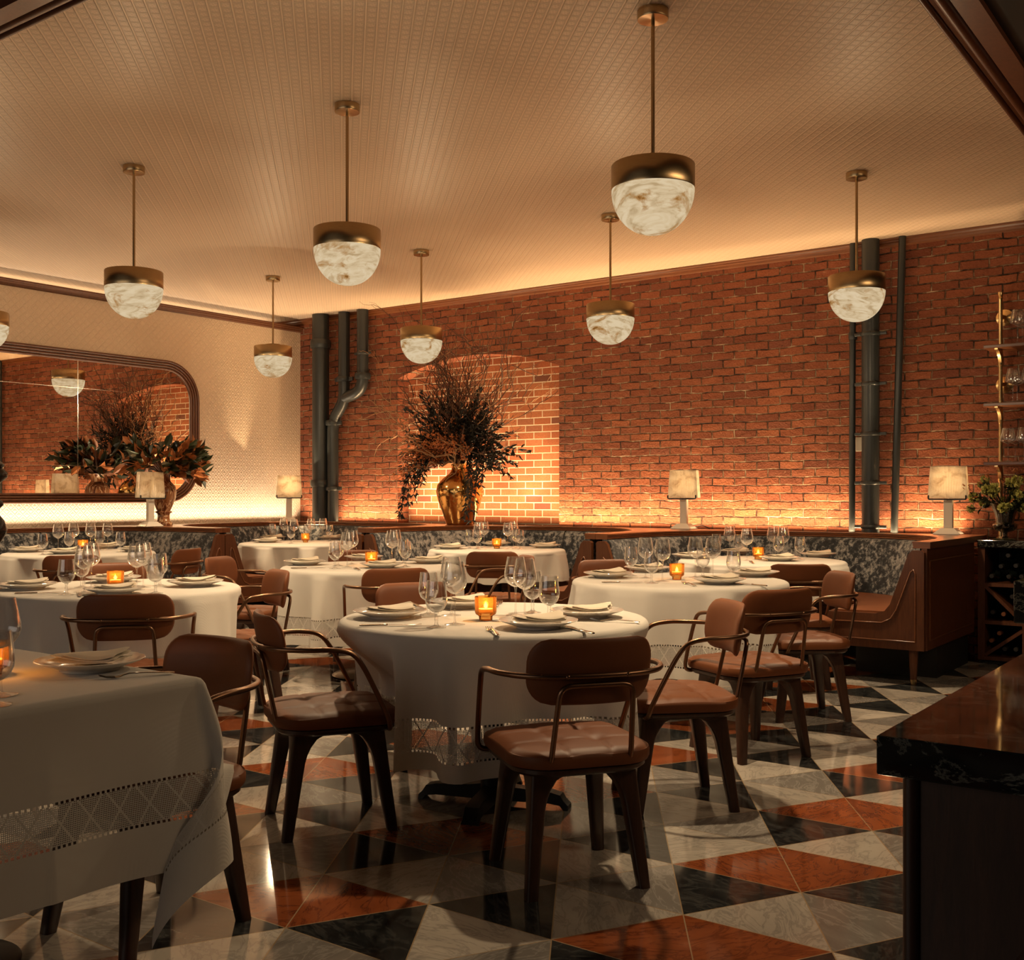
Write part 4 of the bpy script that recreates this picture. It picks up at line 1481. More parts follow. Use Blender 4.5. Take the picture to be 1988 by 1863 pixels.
# ------------------------------------------------------------------ pendant lamps
def make_pendant(label):
    r = thing('pendant_lamp', label, 'pendant lamp', (0, 0, 0), 0, 'alabaster pendant lamps')
    zb = 2.39
    obj('ceiling_plate', MB().lathe([(0, ZC - 0.042), (0.066, ZC - 0.042), (0.068, ZC - 0.038), (0.068, ZC - 0.001), (0, ZC - 0.001)], 40), MAT['brass'], r, 40)
    obj('rod', MB().lathe([(0.0085, 2.70), (0.0085, ZC - 0.04)], 14), MAT['brass'], r, 60)
    obj('cap', MB().lathe([(0.0, 2.66), (0.176, 2.66), (0.176, 2.585), (0.180, 2.583), (0.181, 2.587), (0.181, 2.686), (0.178, 2.690), (0.075, 2.690), (0.075, 2.708), (0.072, 2.711), (0.012, 2.711), (0, 2.711)], 64), MAT['brass'], r, 40)
    pr = [(0.0, zb)]
    for k in range(1, 22):
        a = PI / 2 * k / 21
        pr.append((0.180 * math.sin(a) ** 0.92, zb + 0.197 * (1 - math.cos(a))))
    pr += [(0.176, 2.592), (0.0, 2.592)]
    obj('bowl', MB().lathe(pr, 64), MAT['bowl'], r, 80)
    return r


PN = [((1267.5, 20), 'largest pendant lamp, nearest the viewer, with a brown veined alabaster bowl'),
      ((674, 203), 'pendant lamp second nearest, hanging over the front left of the room'),
      ((260, 323), 'pendant lamp hanging to the left in front of the cream wall'),
      ((1663, 335), 'pendant lamp hanging before the black pipes on the brick wall'),
      ((1185, 417), 'pendant lamp half hidden behind the largest one, before the brick wall'),
      ((818, 486), 'pendant lamp hanging before the brick arch'),
      ((530, 537), 'smallest pendant lamp, hanging near the room corner'),
      ((-31, 439), 'pendant lamp cut by the left edge, above the mirror')]
pend = make_pendant(PN[0][1])
PEND = []
for k, ((px, py), lab) in enumerate(PN):
    x, y = at(px, py, ZC)
    PEND.append((x, y))
    if k == 0:
        pend.location = (x, y, 0)
    else:
        dup(pend, (x, y, 0), k * 1.3, lab)


# ------------------------------------------------------------------ table lamps on the ledge
def make_lamp(label):
    r = thing('table_lamp', label, 'table lamp', (0, 0, 0), 0, 'table lamps with ribbed alabaster shades')
    mb = MB()
    rows = []
    for h, z in ((0.097, 0.0), (0.099, 0.004), (0.095, 0.010), (0.050, 0.048), (0.0, 0.050)):
        rows.append([(-h, -h * 0.8, z), (h, -h * 0.8, z), (h, h * 0.8, z), (-h, h * 0.8, z)])
    mb.grid(rows, True)
    mb.f.append((0, 1, 2, 3))
    obj('base', mb, MAT['white'], r, 30)
    obj('column', MB().bbox(-0.034, 0.034, -0.02, 0.02, 0.047, 0.275, 0.005), MAT['white'], r, 40)
    rail = fillet([(-0.140, -0.048, 0.305), (-0.140, -0.048, 0.272), (0.140, -0.048, 0.272), (0.140, -0.048, 0.305)], 0.012, 4)
    mb = MB().tube(rail, 0.0065, 8)
    mb.tube(fillet([(0.04, 0.048, 0.305), (0.04, 0.048, 0.272), (-0.04, 0.048, 0.272), (-0.04, 0.048, 0.305)], 0.012, 4), 0.0065, 8)
    mb.tube([(-0.0, -0.048, 0.270), (-0.0, 0.048, 0.270)], 0.006, 8)
    obj('bracket', mb, MAT['iron'], r, 60)
    # four ribbed stone slabs leaning inwards
    mb = MB()

    def slab(flip):
        n = 90
        front, backr = [], []
        for zz, hw, dy in ((0.280, 0.150, 0.030), (0.53, 0.132, 0.026)):
            f_, b_ = [], []
            for k in range(n + 1):
                u = -1 + 2 * k / n
                rib = 0.0022 * abs(math.sin(u * 15 * PI))
                f_.append((flip * u * hw, -flip * (dy + rib), zz))
                b_.append((flip * u * hw, -flip * (dy - 0.011), zz))
            front.append(f_); backr.append(b_)
        b0 = len(mb.v)
        mb.grid([front[0], front[1], backr[1], backr[0], front[0]])
        m_ = n + 1
        mb.f += [(b0, b0 + m_, b0 + 2 * m_, b0 + 3 * m_), (b0 + n, b0 + 3 * m_ + n, b0 + 2 * m_ + n, b0 + m_ + n)]
    slab(1); slab(-1)
    for sg in (-1, 1):
        mb.add([(sg * 0.150, -0.018, 0.28), (sg * 0.150, 0.018, 0.28), (sg * 0.132, 0.014, 0.53), (sg * 0.132, -0.014, 0.53), (sg * 0.138, -0.018, 0.28), (sg * 0.138, 0.018, 0.28), (sg * 0.120, 0.014, 0.53), (sg * 0.120, -0.014, 0.53)],
               [(0, 1, 2, 3), (7, 6, 5, 4), (0, 4, 5, 1), (3, 2, 6, 7)])
    obj('shade', mb, MAT['shade'], r, 20)
    obj('bulb', MB().lathe([(0, 0.275), (0.009, 0.285), (0.009, 0.31), (0.011, 0.345), (0.011, 0.36), (0.008, 0.38), (0, 0.385)], 16), MAT['wax'], r, 80)
    return r


LP = [((-2.245, 8.86), 'table lamp at the right end of the ledge, right of the black pipes', 0.62), ((-4.54, 8.87), 'table lamp on the ledge before the plain brick wall', 0.62),
      ((-9.45, 8.60), 'table lamp standing in the room corner', 0.75), ((-9.06, 6.46), 'table lamp before the mirror, beside the marble vase', 0.75)]
lamp0 = make_lamp(LP[0][1])
for k, ((x, y), lab, rz) in enumerate(LP):
    rz = (0.0, 0.0, R_(52), R_(90))[k]
    if k == 0:
        lamp0.location = (x, y, ZL + 0.001); lamp0.rotation_euler = (0, 0, rz)
    else:
        dup(lamp0, (x, y, ZL + 0.001), rz, lab)
    ld = bpy.data.lights.new('table_lamp_light', 'POINT')
    ld.energy, ld.color, ld.shadow_soft_size = 17.0, (1.0, 0.70, 0.38), 0.008
    lo = bpy.data.objects.new('table_lamp_light', ld); COL.objects.link(lo); lo.location = (x, y, ZL + 0.43)
mb = MB().tube(catmull([(-4.44, 8.90, ZL + 0.02), (-4.38, 8.92, ZL + 0.03), (-4.33, 8.95, ZL + 0.008), (-4.34, 8.965, ZL + 0.006)], 6), 0.004, 8)
tag(obj('lamp_cord', mb, MAT['black'], None, 80), 'short black cord trailing from the lamp before the plain brick wall', 'cord')

# ------------------------------------------------------------------ mirror on the left wall
y_r, _ = on_x(383, 800, XL)
_, z_t = on_x(322, 699.6, XL)
_, z_b = on_x(283, 976.5, XL)
y_l = y_r - 5.2
FR, FW = 0.42, 0.105
root = thing('wall_mirror', 'long wood-framed antique mirror on the cream wall', 'mirror')


def rrect(y0, y1, z0_, z1_, r, n=10):
    out = []
    for (cy_, cz_, a0) in ((y1 - r, z1_ - r, 0), (y0 + r, z1_ - r, 90), (y0 + r, z0_ + r, 180), (y1 - r, z0_ + r, 270)):
        for k in range(n + 1):
            a = R_(a0 + 90 * k / n)
            out.append((cy_ + r * math.cos(a), cz_ + r * math.sin(a)))
    return out


rows = []
prof = [(0, 0.0)]
for k in range(4):
    w0 = FW * k / 4
    for q in range(6):
        a = PI * q / 5
        prof.append((w0 + FW / 8 - FW / 8 * math.cos(a) * 0.96, 0.018 + 0.005 * (3 - k) + 0.011 * math.sin(a)))
prof.append((FW, 0.0))
for ins, dep in prof:
    rows.append([(XL + 0.004 + dep, y_, z_) for y_, z_ in rrect(y_l + ins, y_r - ins, z_b + ins, z_t - ins, max(0.05, FR - ins))])
obj('frame', MB().grid(rows, True), MAT['mahog'], root, 50)
rc = rrect(y_l + FW - 0.01, y_r - FW + 0.01, z_b + FW - 0.01, z_t - FW + 0.01, FR - FW + 0.01)
mb = MB()
mb.v = [(XL + 0.010, y_, z_) for y_, z_ in rc] + [(XL + 0.004, y_, z_) for y_, z_ in rc]
k_ = len(rc)
mb.f = [tuple(range(k_)), tuple(range(k_, 2 * k_))[::-1]] + [(q, q + k_, (q + 1) % k_ + k_, (q + 1) % k_) for q in range(k_)]
obj('mirror_glass', mb, MAT['mirror'], root, 0)
ys, _ = on_x(150, 800, XL)
_, zs1 = on_x(150, 753, XL)
_, zs2 = on_x(150, 904, XL)
mb = MB().box(XL + 0.0095, XL + 0.0115, ys - 0.004, ys + 0.004, z_b + FW, z_t - FW)
for z_ in (zs1, zs2):
    mb.box(XL + 0.0095, XL + 0.0112, y_l + FW, y_r - FW, z_ - 0.002, z_ + 0.002)
mb.box(XL + 0.0095, XL + 0.0115, ys - 1.6 - 0.004, ys - 1.6 + 0.004, z_b + FW, z_t - FW)
obj('seam', mb, MAT['seam'], root, 0)


# ------------------------------------------------------------------ pipes on the brick wall
def pipe_thing(label, segs, bands, mat=MAT['pipe']):
    r = thing('wall_pipe', label, 'pipe', (0, 0, 0), 0, 'black pipes on the brick wall')
    for pts, rad in segs:
        obj('pipe', MB().tube(pts, rad, 20), mat, r, 60)
    for (c, rad, h, tang) in bands:
        mb = MB().lathe([(rad * 0.9, -h), (rad * 1.0, -h), (rad * 1.08, -h * 0.5), (rad * 1.08, h * 0.5), (rad, h), (rad * 0.9, h)], 24, c)
        if tang:
            mb.bbox(c[0] - rad * 1.75, c[0] + rad * 1.75, c[1] - 0.012, c[1] + 0.012, c[2] - h * 0.8, c[2] + h * 0.8, 0.004)
        obj('pipe_clamp', mb, mat, r, 50)
    return r


def xz(px, py, Y):
    return on_y(px, py, Y)


YP = YB - 0.15
xa, _ = xz(622.5, 800, YP)
zc1 = xz(622, 668, YP)[1]; zc2 = xz(622, 938, YP)[1]
pipe_thing('thick black pipe nearest the room corner, from ceiling to ledge', [([(xa, YP, ZL + 0.002), (xa, YP, ZC)], 0.098)],
           [((xa, YP, zc1), 0.112, 0.05, False), ((xa, YP, zc2), 0.112, 0.04, False)])
YP2 = YB - 0.11
xb1, _ = xz(668, 700, YP2)
xb0, _ = xz(646, 900, YP2)
xb2, _ = xz(704, 680, YP2)
z1 = xz(668, 736, YP2)[1]; z2 = xz(646, 821, YP2)[1]; z3 = xz(646, 948, YP2)[1]; zj = xz(668, 775, YP2)[1]
low = fillet([(xb0, YP2, ZL + 0.002), (xb0, YP2, z2 + 0.02), (xb1, YP2, zj - 0.02), (xb1, YP2, ZC)], [0, .12, .1, 0], 8)
zel = xz(668, 764, YP2)[1]
el = fillet([(xb2, YP2, ZC), (xb2, YP2, zel + 0.02), (xb1 + 0.01, YP2, zel - 0.05)], [0, .19, 0], 10)
z4 = xz(704, 730, YP2)[1]; z5 = xz(704, 686, YP2)[1]
pipe_thing('forked black pipes with an elbow joining above the ledge, left of the arch', [(low, 0.066), (el, 0.066)],
           [((xb1, YP2, z1), 0.082, 0.028, True), ((xb0, YP2, z2), 0.08, 0.03, True), ((xb0, YP2, z3), 0.08, 0.025, True), ((xb2, YP2, z4), 0.085, 0.035, False), ((xb2, YP2, z5), 0.072, 0.014, True)])
YP3 = YB - 0.10
xc, _ = xz(1690, 800, YP3)
bz = [xz(1690, y_, YP3)[1] for y_ in (648, 745, 842, 937, 1022)]
pipe_thing('thick black pipe with strap clamps right of the plain brick wall', [([(xc, YP3, ZL + 0.002), (xc, YP3, ZC)], 0.071)], [((xc, YP3, z_), 0.075, 0.016, True) for z_ in bz])
xd0, _ = xz(1654, 1000, YB - 0.06); xd1, _ = xz(1656, 600, YB - 0.06)
pipe_thing('slim black pipe just left of the strapped thick pipe', [([(xd0, YB - 0.06, ZL + 0.002), (xd1, YB - 0.06, ZC)], 0.026)], [((xd1, YB - 0.06, bz[0]), 0.034, 0.03, False)])
xe0, _ = xz(1736, 1020, YB - 0.07); xe1, _ = xz(1752, 470, YB - 0.07)
pipe_thing('slim leaning black pipe right of the strapped thick pipe', [([(xe0, YB - 0.07, ZL + 0.002), (xe1, YB - 0.07, ZC)], 0.029)], [])
xo, zo = xz(1670, 862, YB)
mb = MB().bbox(xo - 0.035, xo + 0.035, YB - 0.012, YB - 0.001, zo - 0.06, zo + 0.06, 0.003)
tag(obj('wall_outlet', mb, MAT['plastic'], None, 40), 'pale wall outlet between the black pipes', 'outlet')

# ------------------------------------------------------------------ vases and arrangements
rnd = random.Random(3)
gx, gy = -7.04, 8.74
gv = obj('floor_vase', MB().lathe([(r_ * 0.90, z_) for r_, z_ in [(0.0, 0.0), (0.15, 0.0), (0.16, 0.02), (0.205, 0.13), (0.258, 0.27), (0.272, 0.345), (0.258, 0.41), (0.20, 0.475), (0.125, 0.525), (0.098, 0.56), (0.09, 0.59), (0.105, 0.625), (0.097, 0.625), (0.08, 0.59), (0.088, 0.56), (0.11, 0.53), (0.0, 0.50)]], 56), MAT['gold'], None, 70, (gx, gy, ZL + 0.001))
gv.name = 'gold_vase'
tag(gv, 'large hammered gold vase on the ledge before the brick arch', 'vase')


def leaf(mb, p, d, L, W, rnd):
    """pointed leaf with a bent midrib"""
    d = d.normalized()
    s_ = d.cross(Vector((rnd.uniform(-1, 1), rnd.uniform(-1, 1), rnd.uniform(-1, 1))))
    if s_.length < 1e-3: s_ = d.orthogonal()
    s_.normalize()
    n_ = s_.cross(d)
    vs = [p, p + d * L * 0.35 + s_ * W + n_ * W * 0.4, p + d * L * 0.35, p + d * L * 0.35 - s_ * W + n_ * W * 0.4,
          p + d * L * 0.7 + s_ * W * 0.8 + n_ * W * 0.2, p + d * L * 0.7 - n_ * W * 0.3, p + d * L * 0.7 - s_ * W * 0.8 + n_ * W * 0.2, p + d * L - n_ * W * 0.9]
    mb.add(vs, [(0, 2, 1), (0, 3, 2), (1, 2, 5, 4), (2, 3, 6, 5), (4, 5, 7), (5, 6, 7)])


def twig(mb, p, d, L, r, rnd, wob=0.35, up=0.0, n=12, kids=3, depth=0):
    pts = [p.copy()]
    dd = d.normalized()
    q = p.copy()
    for k in range(n):
        dd = (dd + Vector((rnd.uniform(-1, 1), rnd.uniform(-1, 1), rnd.uniform(-1, 1) + up)) * wob).normalized()
        dd = (dd * 0.75 + d.normalized() * 0.25).normalized()
        q = q + dd * L / n
        q.y = min(q.y, YB + 0.1 if NX0 + 0.05 < q.x < NX1 - 0.05 and q.z < NSP else YB - 0.03)
        pts.append(q.copy())
    mb.tube(pts, [r * (1 - 0.75 * k / n) for k in range(n + 1)], 5)
    if depth < 2:
        for _ in range(kids):
            k = rnd.randint(n // 4, n - 2)
            nd = (pts[k + 1] - pts[k]).normalized() + Vector((rnd.uniform(-1, 1), rnd.uniform(-1, 1), rnd.uniform(-0.6, 1))) * 0.75
            twig(mb, pts[k], nd, L * rnd.uniform(0.3, 0.5), r * 0.6, rnd, wob, up, max(6, n // 2), kids - 1, depth + 1)
    return pts


arr = thing('branch_arrangement', 'wild arrangement of curly twigs, dark leaves and rust berries in the gold vase', 'flower arrangement', (gx, gy, ZL + 0.62))
O0 = Vector((0, 0, -0.08))
base = Vector((gx, gy, ZL + 0.62))
# room directions: r = to the photo's right along the wall, towards the viewer = -Y
tw, tw2 = MB(), MB()
for k in range(64):
    a = rnd.uniform(-0.95, 1.0) if k % 3 else rnd.uniform(0.0, 0.75)
    lean = rnd.uniform(-0.4, 0.12)
    dv = Vector((math.sin(a) * 1.0, lean, math.cos(a) * 1.0 + 0.1))
    L = rnd.uniform(0.95, 1.75) * (1.0 if -0.2 < a < 0.8 else 0.8)
    twig(tw if rnd.random() < 0.93 else tw2, base + Vector((rnd.uniform(-0.03, 0.03), rnd.uniform(-0.03, 0.03), 0.0)), dv, L, 0.0085, rnd, 0.62, 0.04, 20, 3)
for k in range(9):      # the long pale sprays reaching out to the left over the pipes
    dv = Vector((-1.0, -0.22 + rnd.uniform(-0.12, 0.15), rnd.uniform(0.25, 0.6)))
    twig(tw2, base + Vector((0, 0, 0.0)), dv, rnd.uniform(1.0, 1.5), 0.008, rnd, 0.6, 0.0, 20, 3)
for k in range(5):      # thick pale curls in the middle
    dv = Vector((rnd.uniform(-1, 1), -0.8, rnd.uniform(0.2, 0.7)))
    twig(tw2, base + Vector((0, -0.03, 0.05)), dv, 0.75, 0.014, rnd, 0.8, 0.0, 16, 2)
tw.v = [tuple(Vector(p) - base) for p in tw.v]
tw2.v = [tuple(Vector(p) - base) for p in tw2.v]
tag(obj('curly_twigs', tw, MAT['twig'], arr, 80), kind='stuff')
tag(obj('pale_twigs', tw2, MAT['twig2'], arr, 80), kind='stuff')
lf, br, st = MB(), MB(), MB()


def spray(dv, L, droop, start, nl, size, berries):
    n = 10
    pts = []
    for q in range(n + 1):
        s_ = q / n
        p2 = dv.normalized() * L * s_ + Vector((0, 0, -droop * s_ * s_ * L + 0.02))
        p2.y = min(p2.y, YB - 0.03 - gy)
        p2.z = max(p2.z, -0.58)
        pts.append(p2)
    st.tube(pts, 0.003, 4)
    for q in range(start, n + 1):
        for w_ in range(nl):
            d_ = (pts[q] - pts[q - 1]).normalized() + Vector((rnd.uniform(-1, 1), rnd.uniform(-1, 1), rnd.uniform(-0.8, 0.8))) * 0.8
            p_ = pts[q] + Vector((rnd.uniform(-1, 1), rnd.uniform(-1, 0), rnd.uniform(-1, 1))) * 0.022
            if berries:
                r_ = rnd.uniform(0.007, 0.015)
                br.add([p_ + Vector(v) * r_ for v in ((1, 0, 0), (-1, 0, 0), (0, 1, 0), (0, -1, 0), (0, 0, 1), (0, 0, -1))],
                       [(0, 2, 4), (2, 1, 4), (1, 3, 4), (3, 0, 4), (2, 0, 5), (1, 2, 5), (3, 1, 5), (0, 3, 5)])
            else:
                leaf(lf, p_, d_, rnd.uniform(0.75, 1.15) * size, size * 0.15, rnd)


for k in range(80):      # dark foliage, heaviest to the upper right
    a = rnd.gauss(0.55, 0.55)
    spray(Vector((math.sin(a), rnd.uniform(-0.5, 0.05), abs(math.cos(a)) * 0.8 + 0.1)), rnd.uniform(0.5, 0.95), rnd.uniform(0.15, 0.4), 5, 4, 0.07, False)
for k in range(46):      # darker sprays to the left
    a = rnd.gauss(-0.75, 0.45)
    spray(Vector((math.sin(a), rnd.uniform(-0.5, 0.05), abs(math.cos(a)) * 0.8 + 0.05)), rnd.uniform(0.4, 0.75), rnd.uniform(0.2, 0.45), 4, 3, 0.055, False)
for k in range(130):      # rust berries, centre and left
    a = rnd.gauss(-0.45, 0.65)
    spray(Vector((math.sin(a), rnd.uniform(-0.85, -0.1), abs(math.cos(a)) * 0.7 + 0.05)), rnd.uniform(0.35, 0.72), rnd.uniform(0.15, 0.5), 4, 3, 0.05, True)
for (x1, z1, n_) in [(-0.52, -0.50, 5), (-0.40, -0.42, 4), (-0.30, -0.22, 3), (0.36, -0.52, 5), (0.47, -0.26, 4), (0.62, -0.02, 3)]:     # hanging trails
    for q in range(n_):
        xe_, ze_ = x1 + rnd.uniform(-0.06, 0.06), z1 + rnd.uniform(-0.04, 0.06)
        pts = [Vector((xe_ * (1 - (1 - s_) ** 2.2), -0.30 * s_, 0.06 + 0.30 * math.sin(s_ * 1.9) * (1 - s_) + (ze_ - 0.06) * s_ ** 2.2)) for s_ in [u / 16 for u in range(17)]]
        st.tube(pts, 0.003, 4)
        for u in range(5, 17):
            for w_ in range(4):
                leaf(lf, pts[u], Vector((rnd.uniform(-1, 1), rnd.uniform(-1, 0.5), -0.7 + rnd.uniform(-0.6, 0.6))), rnd.uniform(0.05, 0.08), 0.009, rnd)
tag(obj('dark_foliage', lf, MAT['leafd'], arr, 0), kind='stuff')
obj('stems', st, MAT['leafd'], arr, 0)
tag(obj('rust_berries', br, MAT['berry'], arr, 80), kind='stuff')

# banded marble vase with copper magnolia leaves, before the mirror
mx, my = -9.22, 6.73
mv = obj('marble_vase', MB().lathe([(r_ * 0.70, z_ * 0.80) for r_, z_ in [(0.0, 0.0), (0.125, 0.0), (0.128, 0.03), (0.12, 0.045), (0.09, 0.06), (0.085, 0.13), (0.088, 0.15), (0.115, 0.165), (0.118, 0.175), (0.092, 0.185), (0.12, 0.24), (0.165, 0.34), (0.178, 0.42), (0.165, 0.49), (0.11, 0.54), (0.092, 0.56), (0.09, 0.60), (0.10, 0.63), (0.125, 0.655), (0.128, 0.665), (0.115, 0.665), (0.08, 0.62), (0.0, 0.60)]], 48), MAT['onyx'], None, 60, (mx, my, ZL + 0.001))
tag(mv, 'banded brown marble vase on the ledge before the mirror', 'vase')
ma = thing('magnolia_arrangement', 'spreading magnolia leaves, copper and dark green, in the marble vase', 'flower arrangement', (mx, my, ZL + 0.545))
ma.location.x = mx
l1, l2, l3 = MB(), MB(), MB()
for k in range(150):
    a = rnd.uniform(0, 2 * PI)
    el_ = rnd.uniform(-0.15, 0.85)
    dv = Vector((math.cos(a) * 0.8 + 0.3, math.sin(a) * 1.05 - 0.05, el_)).normalized()
    L = rnd.uniform(0.14, 0.44)
    end = dv * L
    end.x = max(end.x, XL + 0.12 - mx)
    if end.y < -0.05: end.z = max(end.z, 0.06)
    l3.tube([Vector((0, 0, -0.04)), end * 0.5 + Vector((0, 0, 0.02)), end], 0.004, 5)
    for q in range(3):
        d_ = dv + Vector((rnd.uniform(-1, 1), rnd.uniform(-1, 1), rnd.uniform(-0.7, 1))) * 0.8
        if end.x + d_.x * 0.1 < XL + 0.08 - mx: d_.x = abs(d_.x)
        leaf(l1 if rnd.random() < 0.45 else l2, end * rnd.uniform(0.75, 1.0), d_, rnd.uniform(0.12, 0.19), rnd.uniform(0.028, 0.04), rnd)
obj('copper_leaves', l1, MAT['leafb'], ma, 30)
obj('green_leaves', l2, MAT['leafg'], ma, 30)
obj('stems', l3, MAT['twig'], ma, 80)

# black knobbed stand at the left edge
bx, by = atd(-12, 8.0)
s_ = 8.0 / FPX


def zz(py): return EYE + (HY - py) * s_


pr = [(0.0, 0.0), (0.16, 0.0), (0.16, 0.02), (0.03, 0.05), (0.02, zz(1062)), (0.04, zz(1056)), (0.085, zz(1036)), (0.092, zz(1027)), (0.07, zz(1010)), (0.03, zz(996)), (0.03, zz(990)), (0.066, zz(980)), (0.066, zz(974)), (0.03, zz(966)), (0.022, zz(945)),
      (0.05, zz(936)), (0.092, zz(926)), (0.095, zz(918)), (0.06, zz(908)), (0.075, zz(902)), (0.05, zz(896)), (0.0, zz(892))]
tag(obj('floor_stand', MB().lathe(pr, 32), simple('black_bronze', (0.02, 0.018, 0.016), 0.25, 0.6, bump=(30, 0.6, 0.01)), None, 60, (bx, by, 0)), 'black knobbed bronze stand cut by the left edge', 'stand')

# ------------------------------------------------------------------ wine cabinet, shelf and flowers at the right end of the wall
CX0, CX1, CY0, CY1 = XE + 0.006, -0.55, 8.62, YB - 0.005
cab = thing('wine_cabinet', 'dark wood wine cabinet with a black marble top, right of the banquette end', 'cabinet', (CX0, CY0, 0))
f = lambda x0, x1, y0, y1, z0_, z1_: MB().box(x0 - CX0, x1 - CX0, y0 - CY0, y1 - CY0, z0_, z1_)
obj('side_panel', f(CX0, CX0 + 0.049, CY0, CY1, 0.03, 0.868), MAT['mahog'], cab, 30)
obj('side_panel', f(CX1 - 0.1, CX1, CY0, CY1, 0.03, 0.868), MAT['mahog'], cab, 30)
obj('back_panel', f(CX0 + 0.049, CX1 - 0.1, CY1 - 0.02, CY1, 0.03, 0.868), MAT['black'], cab, 30)
xm = CX0 + 0.306
mb = f(xm, xm + 0.02, CY0, CY1 - 0.02, 0.057, 0.577)
obj('divider', mb, MAT['mahog'], cab, 30)
for z_ in (0.045, 0.312, 0.592):
    obj('shelf', f(CX0 + 0.049, CX1 - 0.1, CY0 + 0.004, CY1 - 0.02, z_ - 0.015, z_ + 0.012), MAT['mahog'], cab, 30)
obj('plinth', f(CX0, CX1, CY0 + 0.02, CY1, 0.0, 0.03), MAT['marble'], cab, 30)
obj('worktop', MB().bbox(0.0, CX1 - CX0, -0.02, CY1 - CY0, 0.868, 0.923, 0.004), MAT['marble'], cab, 40)
for (xa_, za_, xb_, zb_) in ((CX0 + 0.049, 0.58, xm, 0.325), (CX0 + 0.049, 0.066, xm, 0.262)):
    d_ = Vector((xb_ - xa_, zb_ - za_)).normalized() * 0.012
    po = [(xa_ - d_.y, za_ + d_.x), (xb_ - d_.y, zb_ + d_.x), (xb_ + d_.y, zb_ - d_.x), (xa_ + d_.y, za_ - d_.x)]
    obj('diagonal_divider', MB().prism(po, lambda a, b, c: (a - CX0, c - CY0, b), CY0 + 0.005, CY1 - 0.02), MAT['mahog'], cab, 30)


def make_bottle(foil):
    r = thing('wine_bottle', '', 'wine bottle', (0, 0, 0), 0, 'wine bottles in the cabinet')
    pr = [(0.0, 0.0), (0.014, 0.0), (0.0145, 0.003), (0.0145, 0.085), (0.022, 0.105), (0.036, 0.125), (0.0375, 0.14), (0.0375, 0.30), (0.034, 0.305), (0, 0.30)]
    mb = MB().lathe(pr, 24); mb.xf(Matrix.Rotation(-PI / 2, 4, 'X'))
    obj('glass_body', mb, MAT['bottle'], r, 60)
    mb = MB().lathe([(0.0, -0.004), (0.006, -0.004), (0.006, -0.002), (0.015, -0.002), (0.0157, 0.0), (0.0157, 0.06), (0.0145, 0.06)], 24); mb.xf(Matrix.Rotation(-PI / 2, 4, 'X'))
    obj('neck_foil', mb, MAT[foil], r, 60)
    return r


BT = [(1925, 1118, 'foil', 'leftmost dark bottle in the bottom row of the top cabinet cell'), (1958, 1119, 'foil', 'second dark bottle in the bottom row of the top cabinet cell'),
      (1983, 1119, 'foil', 'third dark bottle in the bottom row of the top cabinet cell'), (1943, 1099, 'foil', 'left dark bottle lying on the bottom row of the top cabinet cell'),
      (1972, 1098, 'foil', 'right dark bottle lying on the bottom row of the top cabinet cell'), (1957, 1078, 'foil', 'topmost dark bottle of the stack in the top cabinet cell'),
      (1927, 1188, 'foil', 'dark bottle at lower left of the middle cabinet cell'), (1948, 1192, 'copper', 'bottle with a copper neck low in the middle cabinet cell'),
      (1965, 1158, 'foil', 'dark bottle above the diagonal in the middle cabinet cell'),
      (1924.5, 1243, 'copper', 'lower copper capped bottle above the bottom diagonal'), (1940, 1229, 'copper', 'upper copper capped bottle above the bottom diagonal'),
      (1950.5, 1259.5, 'foil', 'left dark bottle under the bottom diagonal'), (1972, 1260.5, 'foil', 'right dark bottle under the bottom diagonal')]
bp = {}
for px, py, fo, lab in BT:
    x, z = on_y(px, py, CY0 + 0.03)
    loc = (x, CY0 + 0.03, z)
    if fo not in bp:
        bp[fo] = make_bottle(fo); bp[fo].location = loc; bp[fo]['label'] = lab
    else:
        dup(bp[fo], loc, 0, lab)

# wall shelf on brass posts
PX, PY = -1.885, 8.95
sh = thing('wall_shelf', 'three wooden glass shelves on brass posts fixed to the brick wall', 'shelf', (PX, PY, 0.924))
g = lambda z: z - 0.924
sz = [on_y(1941, 675.6, PY)[1], on_y(1941, 787, PY)[1], on_y(1941, 900, PY)[1]]
ztp = on_y(1941, 566, PY)[1]
for dx in (0.0, 1.15):
    obj('post', MB().lathe([(0.03, 0.0), (0.03, 0.012), (0.0155, 0.014), (0.0155, g(ztp) - 0.06), (0.02, g(ztp) - 0.05), (0.015, g(ztp) - 0.045), (0.021, g(ztp) - 0.02), (0.02, g(ztp) - 0.004), (0.008, g(ztp)), (0, g(ztp))], 20, (dx, 0, 0)), MAT['brass2'], sh, 60)
    for py in (612, 744):
        z_ = g(on_y(1941, py, PY)[1])
        mb = MB().lathe([(0.0, 0.0), (0.062, 0.0), (0.064, 0.006), (0.05, 0.014), (0.018, 0.02), (0.013, 0.03), (0.013, 0.145)], 28)
        mb.xf(Matrix.Translation((dx, YB - PY - 0.001, z_)) @ Matrix.Rotation(PI / 2, 4, 'X'))
        obj('wall_flange', mb, MAT['brass2'], sh, 60)
    for z_ in sz:
        zg = g(z_)
        po = [(-0.012, zg - 0.016), (-0.15, zg - 0.016), (-0.15, zg - 0.026), (-0.10, zg - 0.035), (-0.045, zg - 0.07), (-0.018, zg - 0.115), (0.0, zg - 0.12), (0.0, zg - 0.016)]
        mb = MB().prism(po, lambda a, b, c: (dx + c, a, b), -0.011, 0.011)
        mb.lathe([(0.0155, zg - 0.14), (0.021, zg - 0.13), (0.021, zg - 0.08), (0.0155, zg - 0.02)], 16, (dx, 0, 0))
        obj('bracket', mb, MAT['brass2'], sh, 40)
for z_ in sz:
    obj('shelf_board', MB().bbox(-0.09, 1.25, -0.16, 0.13, g(z_) - 0.016, g(z_) + 0.012, 0.005), MAT['mahogx'], sh, 40)


